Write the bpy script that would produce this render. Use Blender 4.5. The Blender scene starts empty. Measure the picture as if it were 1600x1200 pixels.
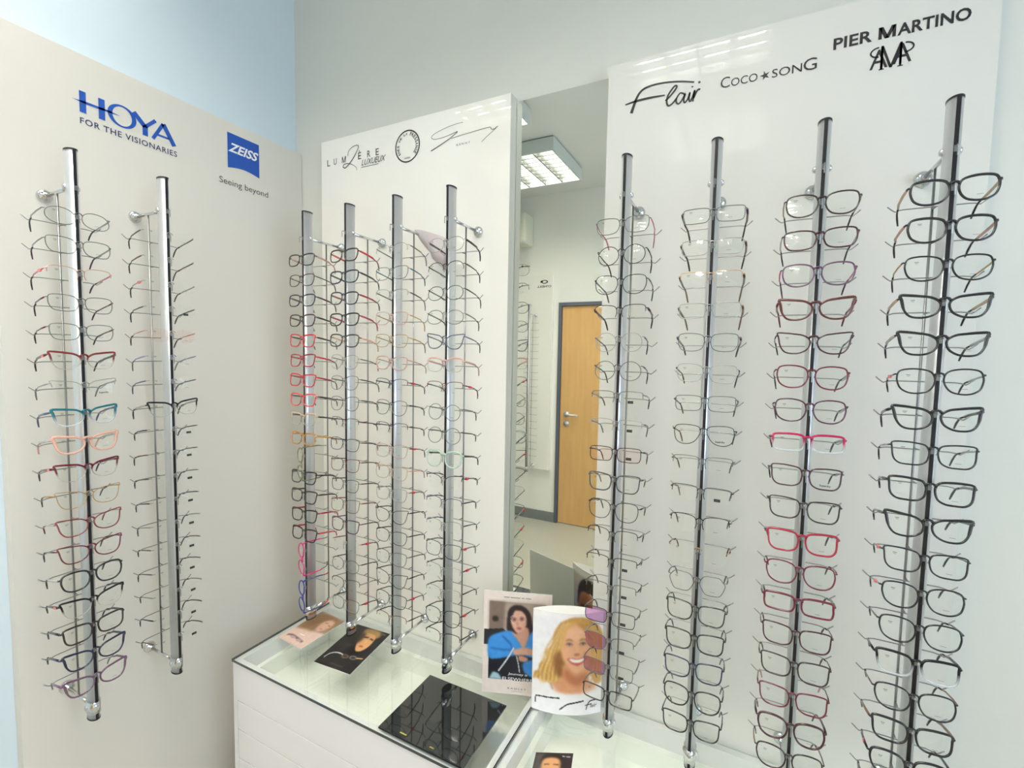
import bpy, bmesh, math, random
import numpy as np
from mathutils import Vector, Matrix

random.seed(7)
scene = bpy.context.scene
COL = scene.collection

# ------------------------------------------------------------------ camera
YAW, PITCH, ROLL = -0.46633, 0.06439, -0.018448
CAM = Vector((1.5304, -1.2025, 0.8783))
fwd = Vector((math.sin(YAW) * math.cos(PITCH), math.cos(YAW) * math.cos(PITCH), -math.sin(PITCH)))
rgt = Vector((math.cos(YAW), -math.sin(YAW), 0))
dwn = fwd.cross(rgt)
rgt2 = rgt * math.cos(ROLL) + dwn * math.sin(ROLL)
dwn2 = dwn * math.cos(ROLL) - rgt * math.sin(ROLL)
cd = bpy.data.cameras.new('camera')
cam = bpy.data.objects.new('camera', cd)
COL.objects.link(cam)
cd.sensor_width = 36.0
cd.lens = 36.0 * 724.8 / 1600.0
cd.clip_start = 0.02
M = Matrix((rgt2, -dwn2, -fwd)).transposed().to_4x4()
M.translation = CAM
cam.matrix_world = M
scene.camera = cam

# ------------------------------------------------------------------ world, light, exposure
world = bpy.data.worlds.new('world')
scene.world = world
world.use_nodes = True
world.node_tree.nodes['Background'].inputs[0].default_value = (0.62, 0.78, 1.0, 1)
world.node_tree.nodes['Background'].inputs[1].default_value = 0.6
DAY = bpy.data.lights.new('unseen_window_daylight', 'AREA')  # area lamp added outside an unseen window, placed by guess
DAY.shape = 'RECTANGLE'
DAY.size, DAY.size_y = 1.9, 1.5
DAY.energy = 34
DAY.color = (0.78, 0.89, 1.0)
dayo = bpy.data.objects.new('unseen_window_daylight', DAY)
COL.objects.link(dayo)
dayo.location = (3.36, -1.45, 1.05)
dayo.rotation_euler = (0, math.radians(90), 0)
TUBE_STRENGTH = 28.0
vs = scene.view_settings
vs.view_transform = 'Standard'
vs.look = 'None'
vs.gamma = 1.0
vs.use_curve_mapping = False
vs.exposure = 0.32
scene.cycles.transparent_max_bounces = 48
scene.cycles.max_bounces = 10
scene.cycles.diffuse_bounces = 5
scene.cycles.glossy_bounces = 6
scene.cycles.caustics_reflective = True
scene.cycles.blur_glossy = 0.6
scene.cycles.sample_clamp_indirect = 4.0
scene.cycles.caustics_refractive = False


# ------------------------------------------------------------------ materials
def lin(c):
    r = []
    for v in c[:3]:
        v = v / 255.0
        r.append(v / 12.92 if v <= 0.04045 else ((v + 0.055) / 1.055) ** 2.4)
    return (r[0], r[1], r[2], 1.0)


MATS = {}


def mat(name, rgb, rough=0.5, metal=0.0, coat=0.0, coat_rough=0.03, noise=0.0, nscale=40.0, emit=0.0, bump=0.0, trans=0.0):
    if name in MATS:
        return MATS[name]
    m = bpy.data.materials.new(name)
    m.use_nodes = True
    nt = m.node_tree
    b = nt.nodes['Principled BSDF']
    c = lin(rgb)
    b.inputs['Base Color'].default_value = c
    b.inputs['Roughness'].default_value = rough
    b.inputs['Metallic'].default_value = metal
    b.inputs['Coat Weight'].default_value = coat
    b.inputs['Coat Roughness'].default_value = coat_rough
    if emit > 0:
        b.inputs['Emission Color'].default_value = c
        b.inputs['Emission Strength'].default_value = emit
    if noise > 0 or bump > 0:
        tc = nt.nodes.new('ShaderNodeTexCoord')
        n = nt.nodes.new('ShaderNodeTexNoise')
        n.inputs['Scale'].default_value = nscale
        n.inputs['Detail'].default_value = 4
        nt.links.new(tc.outputs['Object'], n.inputs['Vector'])
        if noise > 0:
            r = nt.nodes.new('ShaderNodeMix')
            r.data_type = 'RGBA'
            r.inputs[6].default_value = tuple(v * (1 - noise) for v in c[:3]) + (1,)
            r.inputs[7].default_value = tuple(min(1, v * (1 + noise)) for v in c[:3]) + (1,)
            nt.links.new(n.outputs['Fac'], r.inputs[0])
            nt.links.new(r.outputs[2], b.inputs['Base Color'])
        if bump > 0:
            bp = nt.nodes.new('ShaderNodeBump')
            bp.inputs['Strength'].default_value = bump
            bp.inputs['Distance'].default_value = 0.002
            nt.links.new(n.outputs['Fac'], bp.inputs['Height'])
            nt.links.new(bp.outputs['Normal'], b.inputs['Normal'])
    if trans > 0:
        out = nt.nodes['Material Output']
        tr = nt.nodes.new('ShaderNodeBsdfTransparent')
        tr.inputs[0].default_value = tuple(0.5 + 0.5 * v for v in c[:3]) + (1,)
        mx = nt.nodes.new('ShaderNodeMixShader')
        mx.inputs[0].default_value = trans
        nt.links.new(b.outputs[0], mx.inputs[1])
        nt.links.new(tr.outputs[0], mx.inputs[2])
        nt.links.new(mx.outputs[0], out.inputs[0])
    MATS[name] = m
    return m


def clear_mat(name, tint=(255, 255, 255), ior=1.5, gloss=1.0):
    """thin clear sheet: transparent with a Fresnel reflection"""
    if name in MATS:
        return MATS[name]
    m = bpy.data.materials.new(name)
    m.use_nodes = True
    nt = m.node_tree
    nt.nodes.remove(nt.nodes['Principled BSDF'])
    out = nt.nodes['Material Output']
    tr = nt.nodes.new('ShaderNodeBsdfTransparent')
    tr.inputs[0].default_value = lin(tint)
    gl = nt.nodes.new('ShaderNodeBsdfGlossy')
    gl.inputs['Roughness'].default_value = 0.0
    gl.inputs[0].default_value = (gloss, gloss, gloss, 1)
    fr = nt.nodes.new('ShaderNodeFresnel')
    ge = nt.nodes.new('ShaderNodeNewGeometry')
    mi = nt.nodes.new('ShaderNodeMapRange')      # same reflectance for light entering and leaving the sheet
    mi.inputs['To Min'].default_value = ior
    mi.inputs['To Max'].default_value = 1.0 / ior
    nt.links.new(ge.outputs['Backfacing'], mi.inputs[0])
    nt.links.new(mi.outputs[0], fr.inputs[0])
    mx = nt.nodes.new('ShaderNodeMixShader')
    nt.links.new(fr.outputs[0], mx.inputs[0])
    nt.links.new(tr.outputs[0], mx.inputs[1])
    nt.links.new(gl.outputs[0], mx.inputs[2])
    nt.links.new(mx.outputs[0], out.inputs[0])
    MATS[name] = m
    return m


def fade_mat(name, top, bottom, z0, z1, clear=0.0):
    """acetate whose own colour runs from bottom (z0) to top (z1)"""
    if name in MATS:
        return MATS[name]
    m = bpy.data.materials.new(name)
    m.use_nodes = True
    nt = m.node_tree
    b = nt.nodes['Principled BSDF']
    b.inputs['Roughness'].default_value = 0.22
    out = nt.nodes['Material Output']
    tc = nt.nodes.new('ShaderNodeTexCoord')
    sp = nt.nodes.new('ShaderNodeSeparateXYZ')
    mr = nt.nodes.new('ShaderNodeMapRange')
    mr.inputs['From Min'].default_value = z0
    mr.inputs['From Max'].default_value = z1
    mx = nt.nodes.new('ShaderNodeMix')
    mx.data_type = 'RGBA'
    mx.inputs[6].default_value = lin(bottom)
    mx.inputs[7].default_value = lin(top)
    nt.links.new(tc.outputs['Object'], sp.inputs[0])
    nt.links.new(sp.outputs[2], mr.inputs[0])
    nt.links.new(mr.outputs[0], mx.inputs[0])
    nt.links.new(mx.outputs[2], b.inputs['Base Color'])
    if clear > 0:
        tr = nt.nodes.new('ShaderNodeBsdfTransparent')
        ms = nt.nodes.new('ShaderNodeMixShader')
        mr2 = nt.nodes.new('ShaderNodeMapRange')
        mr2.inputs['From Min'].default_value = z0
        mr2.inputs['From Max'].default_value = z1
        mr2.inputs['To Min'].default_value = clear
        mr2.inputs['To Max'].default_value = 0.0
        nt.links.new(sp.outputs[2], mr2.inputs[0])
        nt.links.new(mr2.outputs[0], ms.inputs[0])
        nt.links.new(b.outputs[0], ms.inputs[1])
        nt.links.new(tr.outputs[0], ms.inputs[2])
        nt.links.new(ms.outputs[0], out.inputs[0])
    MATS[name] = m
    return m


def print_mat():
    if 'photo_print' in MATS:
        return MATS['photo_print']
    m = bpy.data.materials.new('photo_print')
    m.use_nodes = True
    nt = m.node_tree
    b = nt.nodes['Principled BSDF']
    b.inputs['Roughness'].default_value = 0.35
    a = nt.nodes.new('ShaderNodeVertexColor')
    a.layer_name = 'ink'
    nt.links.new(a.outputs[0], b.inputs['Base Color'])
    MATS['photo_print'] = m
    return m


def wood_mat():
    m = bpy.data.materials.new('maple_wood')
    m.use_nodes = True
    nt = m.node_tree
    b = nt.nodes['Principled BSDF']
    b.inputs['Roughness'].default_value = 0.4
    tc = nt.nodes.new('ShaderNodeTexCoord')
    mp = nt.nodes.new('ShaderNodeMapping')
    mp.inputs['Scale'].default_value = (9, 9, 0.9)
    n = nt.nodes.new('ShaderNodeTexNoise')
    n.inputs['Scale'].default_value = 2.5
    n.inputs['Detail'].default_value = 6
    r = nt.nodes.new('ShaderNodeMix')
    r.data_type = 'RGBA'
    r.inputs[6].default_value = lin((206, 158, 96))
    r.inputs[7].default_value = lin((228, 186, 126))
    nt.links.new(tc.outputs['Object'], mp.inputs[0])
    nt.links.new(mp.outputs[0], n.inputs['Vector'])
    nt.links.new(n.outputs['Fac'], r.inputs[0])
    nt.links.new(r.outputs[2], b.inputs['Base Color'])
    return m


WALLL = mat('wall_paint_daylit_blue', (212, 226, 234), 0.85, noise=0.012, nscale=30, bump=0.05)  # blue tint stands for cool daylight falling on the left wall
WALL = mat('wall_paint', (218, 220, 214), 0.85, noise=0.012, nscale=30, bump=0.05)
WALLC = mat('wall_paint_cream', (245, 244, 238), 0.85, noise=0.012, nscale=30, bump=0.05)
CEIL = mat('ceiling_paint', (226, 228, 224), 0.9)
FLOOR = mat('floor_vinyl', (176, 174, 160), 0.35, noise=0.12, nscale=90)
BASEB = mat('baseboard_grey', (128, 132, 132), 0.5)
PAN_L = mat('panel_cream', (221, 217, 208), 0.55, coat=0.15, coat_rough=0.25, noise=0.006, nscale=300)
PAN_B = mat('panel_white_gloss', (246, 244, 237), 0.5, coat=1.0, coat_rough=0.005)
PAN_R = mat('panel_white_gloss_dimmed', (219, 219, 214), 0.5, coat=1.0, coat_rough=0.005)  # same white as the back panel, greyed to stand for weaker light
PAN_EDGE = mat('panel_edge', (200, 198, 188), 0.4)
MIRROR = mat('mirror_silver', (238, 241, 235), 0.0, metal=1.0)
ALU = mat('brushed_aluminium', (214, 216, 219), 0.34, metal=0.72)
CHROME = mat('chrome', (214, 216, 218), 0.08, metal=1.0)
STEEL = mat('steel_wire', (150, 150, 150), 0.3, metal=1.0)
BLACKP = mat('black_plastic', (18, 16, 20), 0.4)
SLOT = mat('slot_black', (14, 12, 16), 0.35)
WHITE = mat('white_laminate', (232, 230, 232), 0.45, coat=0.1)
WHITE_IN = mat('white_tray', (247, 247, 240), 0.5)
GLASS = clear_mat('cabinet_glass', (253, 255, 253))
GEDGE = mat('glass_edge_green', (34, 48, 48), 0.15, coat=0.6)
LENS = clear_mat('demo_lens', (254, 255, 254), 1.36, 1.0)
LENS_V = clear_mat('violet_lens', (236, 212, 239), 1.5)
LENS_R = clear_mat('rose_lens', (255, 250, 249), 1.4)
INK = mat('ink_black', (28, 28, 32), 0.5)
INKG = mat('ink_grey', (70, 72, 74), 0.5)
INKB = mat('ink_blue', (20, 78, 172), 0.5)
INKN = mat('ink_navy', (44, 50, 92), 0.5)
INKW = mat('ink_white', (240, 240, 240), 0.5)
LPRINT = mat('lens_ink', (120, 118, 112), 0.6)
PAD = clear_mat('silicone_pad', (226, 224, 214), 1.35)
WOOD = wood_mat()


# ------------------------------------------------------------------ mesh helpers
def mesh_obj(name, verts, faces, material, parent=None, smooth=False, loc=None):
    me = bpy.data.meshes.new(name)
    me.from_pydata([tuple(v) for v in verts], [], faces)
    me.materials.append(material)
    if smooth:
        me.polygons.foreach_set('use_smooth', [True] * len(me.polygons))
    me.update()
    o = bpy.data.objects.new(name, me)
    COL.objects.link(o)
    if parent is not None:
        o.parent = parent
    if loc is not None:
        o.location = loc
    return o


def tag(o, label, cat, group=None):
    o['label'] = label
    o['category'] = cat
    if group:
        o['group'] = group
    return o


def struct(o):
    o['kind'] = 'structure'
    return o


def empty(name, loc=(0, 0, 0), rot=(0, 0, 0)):
    o = bpy.data.objects.new(name, None)
    o.empty_display_size = 0.05
    COL.objects.link(o)
    o.location = loc
    o.rotation_euler = rot
    return o


def box_vf(x0, x1, y0, y1, z0, z1):
    v = [(x0, y0, z0), (x1, y0, z0), (x1, y1, z0), (x0, y1, z0), (x0, y0, z1), (x1, y0, z1), (x1, y1, z1), (x0, y1, z1)]
    f = [(0, 3, 2, 1), (4, 5, 6, 7), (0, 1, 5, 4), (1, 2, 6, 5), (2, 3, 7, 6), (3, 0, 4, 7)]
    return v, f


def box(name, x0, x1, y0, y1, z0, z1, material, parent=None, bevel=0.0):
    v, f = box_vf(x0, x1, y0, y1, z0, z1)
    if bevel > 0:
        bm = bmesh.new()
        vs_ = [bm.verts.new(p) for p in v]
        for q in f:
            bm.faces.new([vs_[i] for i in q])
        bmesh.ops.bevel(bm, geom=list(bm.edges), offset=bevel, segments=2, affect='EDGES', profile=0.5)
        me = bpy.data.meshes.new(name)
        bm.to_mesh(me)
        bm.free()
        me.materials.append(material)
        o = bpy.data.objects.new(name, me)
        COL.objects.link(o)
        if parent is not None:
            o.parent = parent
        return o
    return mesh_obj(name, v, f, material, parent)


def join_vf(parts):
    V, F = [], []
    for v, f in parts:
        n = len(V)
        V += [tuple(p) for p in v]
        F += [tuple(i + n for i in q) for q in f]
    return V, F


def tube_vf(pts, rad, sides=8, closed=False, up=None, flat=1.0):
    """sweep an ellipse along pts. rad: number or list; flat: ratio of the half-axis along 'up'."""
    pts = [Vector(p) for p in pts]
    n = len(pts)
    rs = rad if isinstance(rad, (list, tuple)) else [rad] * n
    V, F = [], []
    prev = None
    for i, p in enumerate(pts):
        a = pts[(i - 1) % n] if (closed or i > 0) else pts[i]
        b = pts[(i + 1) % n] if (closed or i < n - 1) else pts[i]
        t = (b - a).normalized()
        if up is not None:
            u = Vector(up)
            u = (u - t * u.dot(t))
            if u.length < 1e-5:
                u = t.orthogonal()
            u.normalize()
        elif prev is None:
            u = t.orthogonal().normalized()
        else:
            u = (prev - t * prev.dot(t)).normalized()
        prev = u
        w = t.cross(u)
        for k in range(sides):
            ph = 2 * math.pi * k / sides
            V.append(p + (w * math.cos(ph) + u * math.sin(ph) * flat) * rs[i])
    m = n if closed else n - 1
    for i in range(m):
        j = (i + 1) % n
        for k in range(sides):
            l = (k + 1) % sides
            F.append((i * sides + k, i * sides + l, j * sides + l, j * sides + k))
    if not closed:
        F.append(tuple(reversed(range(sides))))
        F.append(tuple((n - 1) * sides + k for k in range(sides)))
    return V, F


def tube(name, pts, rad, material, parent=None, sides=8, up=None, flat=1.0):
    v, f = tube_vf(pts, rad, sides, False, up, flat)
    return mesh_obj(name, v, f, material, parent, True)


def lathe_vf(profile, center, axis, sides=20):
    """profile: list of (dist_along_axis, radius)."""
    axis = Vector(axis).normalized()
    u = axis.orthogonal().normalized()
    w = axis.cross(u)
    c = Vector(center)
    V, F = [], []
    for d, r in profile:
        for k in range(sides):
            ph = 2 * math.pi * k / sides
            V.append(c + axis * d + (u * math.cos(ph) + w * math.sin(ph)) * max(r, 1e-5))
    for i in range(len(profile) - 1):
        for k in range(sides):
            l = (k + 1) % sides
            F.append((i * sides + k, i * sides + l, (i + 1) * sides + l, (i + 1) * sides + k))
    F.append(tuple(reversed(range(sides))))
    F.append(tuple((len(profile) - 1) * sides + k for k in range(sides)))
    return V, F


def catmull(pts, n=8, closed=False):
    P = [np.array(p, float) for p in pts]
    out = []
    N = len(P)
    for i in range(N if closed else N - 1):
        p1, p2 = P[i], P[(i + 1) % N]
        p0 = P[i - 1] if (closed or i > 0) else p1
        p3 = P[(i + 2) % N] if (closed or i + 2 < N) else p2
        for k in range(n):
            t = k / n
            out.append(0.5 * ((2 * p1) + (-p0 + p2) * t + (2 * p0 - 5 * p1 + 4 * p2 - p3) * t * t + (-p0 + 3 * p1 - 3 * p2 + p3) * t ** 3))
    if not closed:
        out.append(P[-1])
    return out


def ribbon_vf(pts, width):
    """flat stroke in 2D; width: number or function of 0..1"""
    P = [np.array(p, float) for p in pts]
    n = len(P)
    V, F = [], []
    for i in range(n):
        a, b = P[max(0, i - 1)], P[min(n - 1, i + 1)]
        t = b - a
        t = t / (np.linalg.norm(t) + 1e-9)
        nn = np.array([-t[1], t[0]])
        w = (width(i / (n - 1)) if callable(width) else width) / 2
        V += [P[i] + nn * w, P[i] - nn * w]
    for i in range(n - 1):
        F.append((2 * i, 2 * i + 1, 2 * i + 3, 2 * i + 2))
    return V, F


def text_vf(body, bold=0.0, spacing=1.0):
    c = bpy.data.curves.new('t', 'FONT')
    c.body = body
    c.size = 1.0
    c.offset = bold
    c.space_character = spacing
    c.resolution_u = 3
    o = bpy.data.objects.new('t', c)
    COL.objects.link(o)
    bpy.context.view_layer.update()
    me = o.evaluated_get(bpy.context.evaluated_depsgraph_get()).to_mesh()
    V = [np.array((v.co.x, v.co.y)) for v in me.vertices]
    F = [tuple(p.vertices) for p in me.polygons]
    o.evaluated_get(bpy.context.evaluated_depsgraph_get()).to_mesh_clear()
    bpy.data.objects.remove(o)
    bpy.data.curves.remove(c)
    return V, F


def m_glyph(u0, u1, v0, v1, t):
    um = (u0 + u1) / 2
    q = lambda pts: ([np.array(p, float) for p in pts], [(0, 1, 2, 3)])
    return [q([(u0, v0), (u0 + t, v0), (u0 + t, v1), (u0, v1)]), q([(u1 - t, v0), (u1, v0), (u1, v1), (u1 - t, v1)]),
            q([(u0, v1), (um - t * .6, v0), (um + t * .6, v0), (u0 + t * 1.3, v1)]), q([(u1 - t * 1.3, v1), (um - t * .6, v0), (um + t * .6, v0), (u1, v1)])]


def fit_text(body, u0, u1, v0, v1, bold=0.0, spacing=1.0, shear=0.0, ref=None):
    """text scaled into the box u0..u1, v0..v1 (box of the capital height)"""
    V, F = text_vf(body, bold, spacing)
    if not V:
        return [], []
    A = np.array(V)
    x0, x1 = A[:, 0].min(), A[:, 0].max()
    if ref == 'cap':
        y0, y1 = 0.0, 0.73
    else:
        y0, y1 = A[:, 1].min(), A[:, 1].max()
    h = (A[:, 1] - y0) / (y1 - y0)
    w = (u1 - u0) - shear * abs(v1 - v0)
    U = u0 + (A[:, 0] - x0) / (x1 - x0) * w + h * shear * (v1 - v0)
    W = v0 + h * (v1 - v0)
    return list(np.stack([U, W], 1)), F


def on_surface(name, vf_list, mapper, material, parent, off=0.0007):
    V, F = join_vf(vf_list)
    return mesh_obj(name, [mapper(p[0], p[1], off) for p in V], F, material, parent)


def W2(u, v, off=0.0007):
    return (u, -off, v)


def W1(u, v, off=0.0007):
    return (off, u, v)


# ------------------------------------------------------------------ room shell
FZ, CZ = -0.68, 2.324
WY = 0.042      # face of the back wall
NY = -2.70      # wall behind the camera (seen in the mirror)
WX = -0.034     # left wall face
RX = 3.3
LX = -1.7
struct(box('floor', LX - .1, RX + .1, NY - .1, WY + .1, FZ - .05, FZ, FLOOR))
struct(box('ceiling', LX - .1, RX + .1, NY - .1, WY + .1, CZ, CZ + .05, CEIL))
struct(box('wall_back', WX - .1, RX + .1, WY, WY + .1, FZ, CZ, WALL))
struct(box('wall_left', WX - .1, WX, -1.25, WY, FZ, CZ, WALLL))
struct(box('wall_recess', LX, WX - .1, -1.25, -1.15, FZ, CZ, WALL))
struct(box('wall_recess_end', LX - .1, LX, NY, -1.15, FZ, CZ, WALL))
# wall behind the camera with the door opening
DX0, DX1, DZ1 = 0.024, 0.884, 1.32
v, f = join_vf([box_vf(LX - .1, DX0 - .03, NY - .1, NY, FZ, CZ), box_vf(DX1 + .03, RX + .1, NY - .1, NY, FZ, CZ),
                box_vf(DX0 - .03, DX1 + .03, NY - .1, NY, DZ1 + .03, CZ)])
struct(mesh_obj('wall_front', v, f, WALLC))
# right wall with an unseen window, added to bring in cool daylight
WYa, WYb, WZa, WZb = -2.35, -0.55, 0.25, 1.85
v, f = join_vf([box_vf(RX, RX + .1, NY, WYa, FZ, CZ), box_vf(RX, RX + .1, WYb, WY, FZ, CZ),
                box_vf(RX, RX + .1, WYa, WYb, FZ, WZa), box_vf(RX, RX + .1, WYa, WYb, WZb, CZ)])
struct(mesh_obj('wall_right', v, f, WALL))
win = struct(empty('unseen_window_1', (RX, WYa, WZa)))
fr = []
t = .05
for (a, b, c, d) in ((0, WYb - WYa, 0, t), (0, WYb - WYa, WZb - WZa - t, WZb - WZa), (0, t, 0, WZb - WZa), (WYb - WYa - t, WYb - WYa, 0, WZb - WZa), ((WYb - WYa) / 2 - t / 2, (WYb - WYa) / 2 + t / 2, 0, WZb - WZa)):
    fr.append(box_vf(.02, .07, a, b, c, d))
v, f = join_vf(fr)
mesh_obj('window_frame', v, f, WHITE, win)
box('window_sill', -.12, .02, -.03, WYb - WYa + .03, -.03, 0, WHITE, win)
for k in range(2):
    h = (WYb - WYa) / 2
    box('pane', .042, .048, k * h + t / 2, (k + 1) * h - t / 2, t, WZb - WZa - t, clear_mat('window_glass', (250, 252, 255)), win)
# baseboards of the wall behind the camera
struct(box('baseboard_front', LX, DX0 - .03, NY, NY + .012, FZ, FZ + .09, BASEB))
struct(box('baseboard_front_right', DX1 + .03, RX, NY, NY + .012, FZ, FZ + .09, BASEB))

# door seen in the mirror
door = struct(empty('door_1', (DX0, NY, FZ)))
DH = DZ1 - FZ
DW = DX1 - DX0
GREYF = mat('door_frame_grey', (92, 98, 110), 0.5)
v, f = join_vf([box_vf(-.03, 0, -.1, .012, 0, DH + .03), box_vf(DW, DW + .03, -.1, .012, 0, DH + .03), box_vf(0, DW, -.1, .012, DH, DH + .03)])
mesh_obj('door_frame', v, f, GREYF, door)
box('door_leaf', .003, DW - .003, -.045, -.005, .006, DH - .003, WOOD, door, .002)
hz = 1.02
hd = mesh_obj('door_handle', *join_vf([lathe_vf([(0, .026), (.008, .026), (.009, .01), (.04, .01)], (.065, -.005, hz), (0, 1, 0), 18),
                                       tube_vf([(.065, .033, hz), (.085, .038, hz), (.185, .038, hz)], .009, 8)]), ALU, door, True)
mesh_obj('lock_rosette', *lathe_vf([(0, .026), (.008, .026), (.009, .012), (.012, .012)], (.065, -.005, hz - .085), (0, 1, 0), 18), ALU, door, True)

# air conditioner high on the wall behind the camera
ac = empty('air_conditioner', (-1.02, NY, 1.87))
tag(ac, 'white wall air conditioner seen in the mirror above the far panel', 'air conditioner')
box('casing', 0, .75, 0.001, .2, 0, .27, mat('ac_white', (222, 222, 206), 0.4), ac, .02)
for k in range(3):
    box('vent_slat', .05, .70, .2, .206, .03 + k * .022, .036 + k * .022, BASEB, ac)

# ------------------------------------------------------------------ luminaires
LUMW = mat('lamp_housing_white', (206, 212, 210), 0.45)
TUBE = mat('lamp_tube', (255, 249, 239), 0.5, emit=TUBE_STRENGTH)
LREF = mat('lamp_reflector', (84, 88, 85), 0.4, metal=0.4)
DARK = mat('lamp_gap_shade', (80, 84, 84), 0.7)  # dark grey stands for the shadow in the gap below the ceiling


def luminaire(cx, cy, label):
    o = empty('ceiling_light', (cx, cy, CZ))
    tag(o, label, 'ceiling light', 'louvred ceiling lights')
    s = .296
    box('gap_shade_plate', -s + .008, s - .008, -s + .008, s - .008, -.008, -.0002, DARK, o)
    v, f = join_vf([box_vf(-s, s, -s, -s + .012, -.095, -.008), box_vf(-s, s, s - .012, s, -.095, -.008),
                    box_vf(-s, -s + .012, -s + .012, s - .012, -.095, -.008), box_vf(s - .012, s, -s + .012, s - .012, -.095, -.008),
                    box_vf(-s + .012, s - .012, -s + .012, s - .012, -.018, -.010)])
    mesh_obj('housing', v, f, LUMW, o)
    w = (2 * s - .024) / 4
    for k in range(4):
        x = -s + .012 + w * (k + .5)
        v, f = tube_vf([(x, -s + .03, -.040), (x, s - .03, -.040)], .052, 12, False, (0, 0, 1), .28)
        mesh_obj('lamp_tube', v, f, TUBE, o, True)
    for k in range(1, 4):
        x = -s + .012 + w * k
        box('louvre_divider', x - .004, x + .004, -s + .012, s - .012, -.092, -.055, LREF, o)
    for k in range(1, 8):
        y = -s + .012 + (2 * s - .024) * k / 8
        vv = []
        for q in range(4):
            x0 = -s + .012 + w * q + .004
            x1 = x0 + w - .008
            vv.append(box_vf(x0, x1, y - .003, y + .003, -.090, -.058))
        v, f = join_vf(vv)
        mesh_obj('louvre_blade', v, f, LREF, o)
    return o


luminaire(0.035, -0.99, 'square louvred ceiling light reflected in the top of the back panel')
luminaire(1.275, -0.98, 'square louvred ceiling light reflected in the top of the right panel')
luminaire(0.035, -1.945, 'square louvred ceiling light seen whole in the upper mirror')
luminaire(1.275, -1.945, 'square louvred ceiling light far behind the camera, faintly reflected')

# ------------------------------------------------------------------ display panels and mirror
PT = 1.612
panL = empty('display_board', (0, 0, 0))
tag(panL, 'cream wall panel with blue lettering on the left', 'display board', 'wall display boards')
box('board', -.033, 0, -.776, .040, -.60, PT, PAN_L, panL)
panB = empty('display_board', (0, 0, 0))
tag(panB, 'glossy white wall panel between the corner and the mirror', 'display board', 'wall display boards')
b = box('board', .152, .905, 0, .0405, -.55, PT, PAN_B, panB)
box('edge_strip', .905, .9065, 0.0005, .0355, -.55, PT - .001, PAN_EDGE, panB)
panR = empty('display_board', (0, 0, 0))
tag(panR, 'glossy white wall panel right of the mirror', 'display board', 'wall display boards')
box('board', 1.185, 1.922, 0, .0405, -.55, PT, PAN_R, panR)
mir = box('wall_mirror', .9072, 1.184, .036, .0415, -.35, 1.604, MIRROR)
mir.data.materials.append(GEDGE)
for i, p in enumerate(mir.data.polygons):
    if abs(p.normal.y) < .5:
        p.material_index = 1
tag(mir, 'tall narrow frameless mirror between the two white panels', 'mirror')

# --- lettering: left panel
def poly_vf(pts):
    """fan of a simple (nearly convex or star-shaped) polygon"""
    P = [np.array(p, float) for p in pts]
    c = sum(P) / len(P)
    n = len(P)
    return P + [c], [(i, (i + 1) % n, n) for i in range(n)]


def rect2(u0, u1, v0, v1):
    return [np.array(p) for p in ((u0, v0), (u1, v0), (u1, v1), (u0, v1))], [(0, 1, 2, 3)]


def ring_vf(cx, cy, rx, ry, tx, ty, n=48, a0=0, a1=2 * math.pi):
    V, F = [], []
    full = abs(a1 - a0 - 2 * math.pi) < 1e-6
    m = n if full else n + 1
    for k in range(m):
        a = a0 + (a1 - a0) * k / n
        V += [np.array((cx + rx * math.cos(a), cy + ry * math.sin(a))), np.array((cx + (rx - tx) * math.cos(a), cy + (ry - ty) * math.sin(a)))]
    for k in range(n):
        j = (k + 1) % m
        F.append((2 * k, 2 * k + 1, 2 * j + 1, 2 * j))
    return V, F


zl, zh = 1.4690, 1.5215
hoya = [rect2(-.617, -.6035, zl, zh), rect2(-.578, -.5645, zl, zh),
        ring_vf(-.5265, 1.497, .0325, .029, .0105, .0045),
        ([np.array(p) for p in ((-.632, 1.4955), (-.600, 1.4990), (-.555, 1.4990), (-.530, 1.4962), (-.555, 1.4940), (-.600, 1.4925))], [(0, 5, 1), (1, 5, 4, 2), (2, 4, 3)]),
        ribbon_vf([(-.500, zh), (-.4735, 1.493)], .0125), ribbon_vf([(-.447, zh), (-.4735, 1.493)], .0085), rect2(-.480, -.467, zl, 1.496),
        ribbon_vf([(-.455, zl), (-.4275, zh - .001)], .0085), ribbon_vf([(-.400, zl), (-.4275, zh - .001)], .0125), rect2(-.443, -.412, 1.482, 1.4875)]
on_surface('logo_lettering', hoya, W1, INKB, panL)
on_surface('slogan_lettering', [fit_text('FOR THE VISIONARIES', -.617, -.393, 1.4405, 1.4560, .012, 1.12)], W1, INKN, panL)
zb = [(-.2418, 1.4665)]
for k in range(1, 13):
    tt = k / 12
    zb.append((-.2418 + .1092 * tt, 1.4665 + .009 * math.sin(math.pi * min(1, tt * 1.0))))
top = [(-.2418 + .1092 * k / 12, 1.5785) for k in range(13)]
V = [np.array(p) for p in zb] + [np.array(p) for p in top]
on_surface('logo_plate', [(V, [(k, k + 1, 13 + k + 1, 13 + k) for k in range(12)])], W1, INKB, panL)
on_surface('logo_lettering', [fit_text('ZEISS', -.2405, -.1338, 1.519, 1.549, .03, 1.0, .35)], W1, INKW, panL, .0014)
on_surface('slogan_lettering', [fit_text('Seeing beyond', -.270, -.101, 1.4115, 1.4320, .0, 1.0, 0, 'cap')], W1, INKG, panL)

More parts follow.
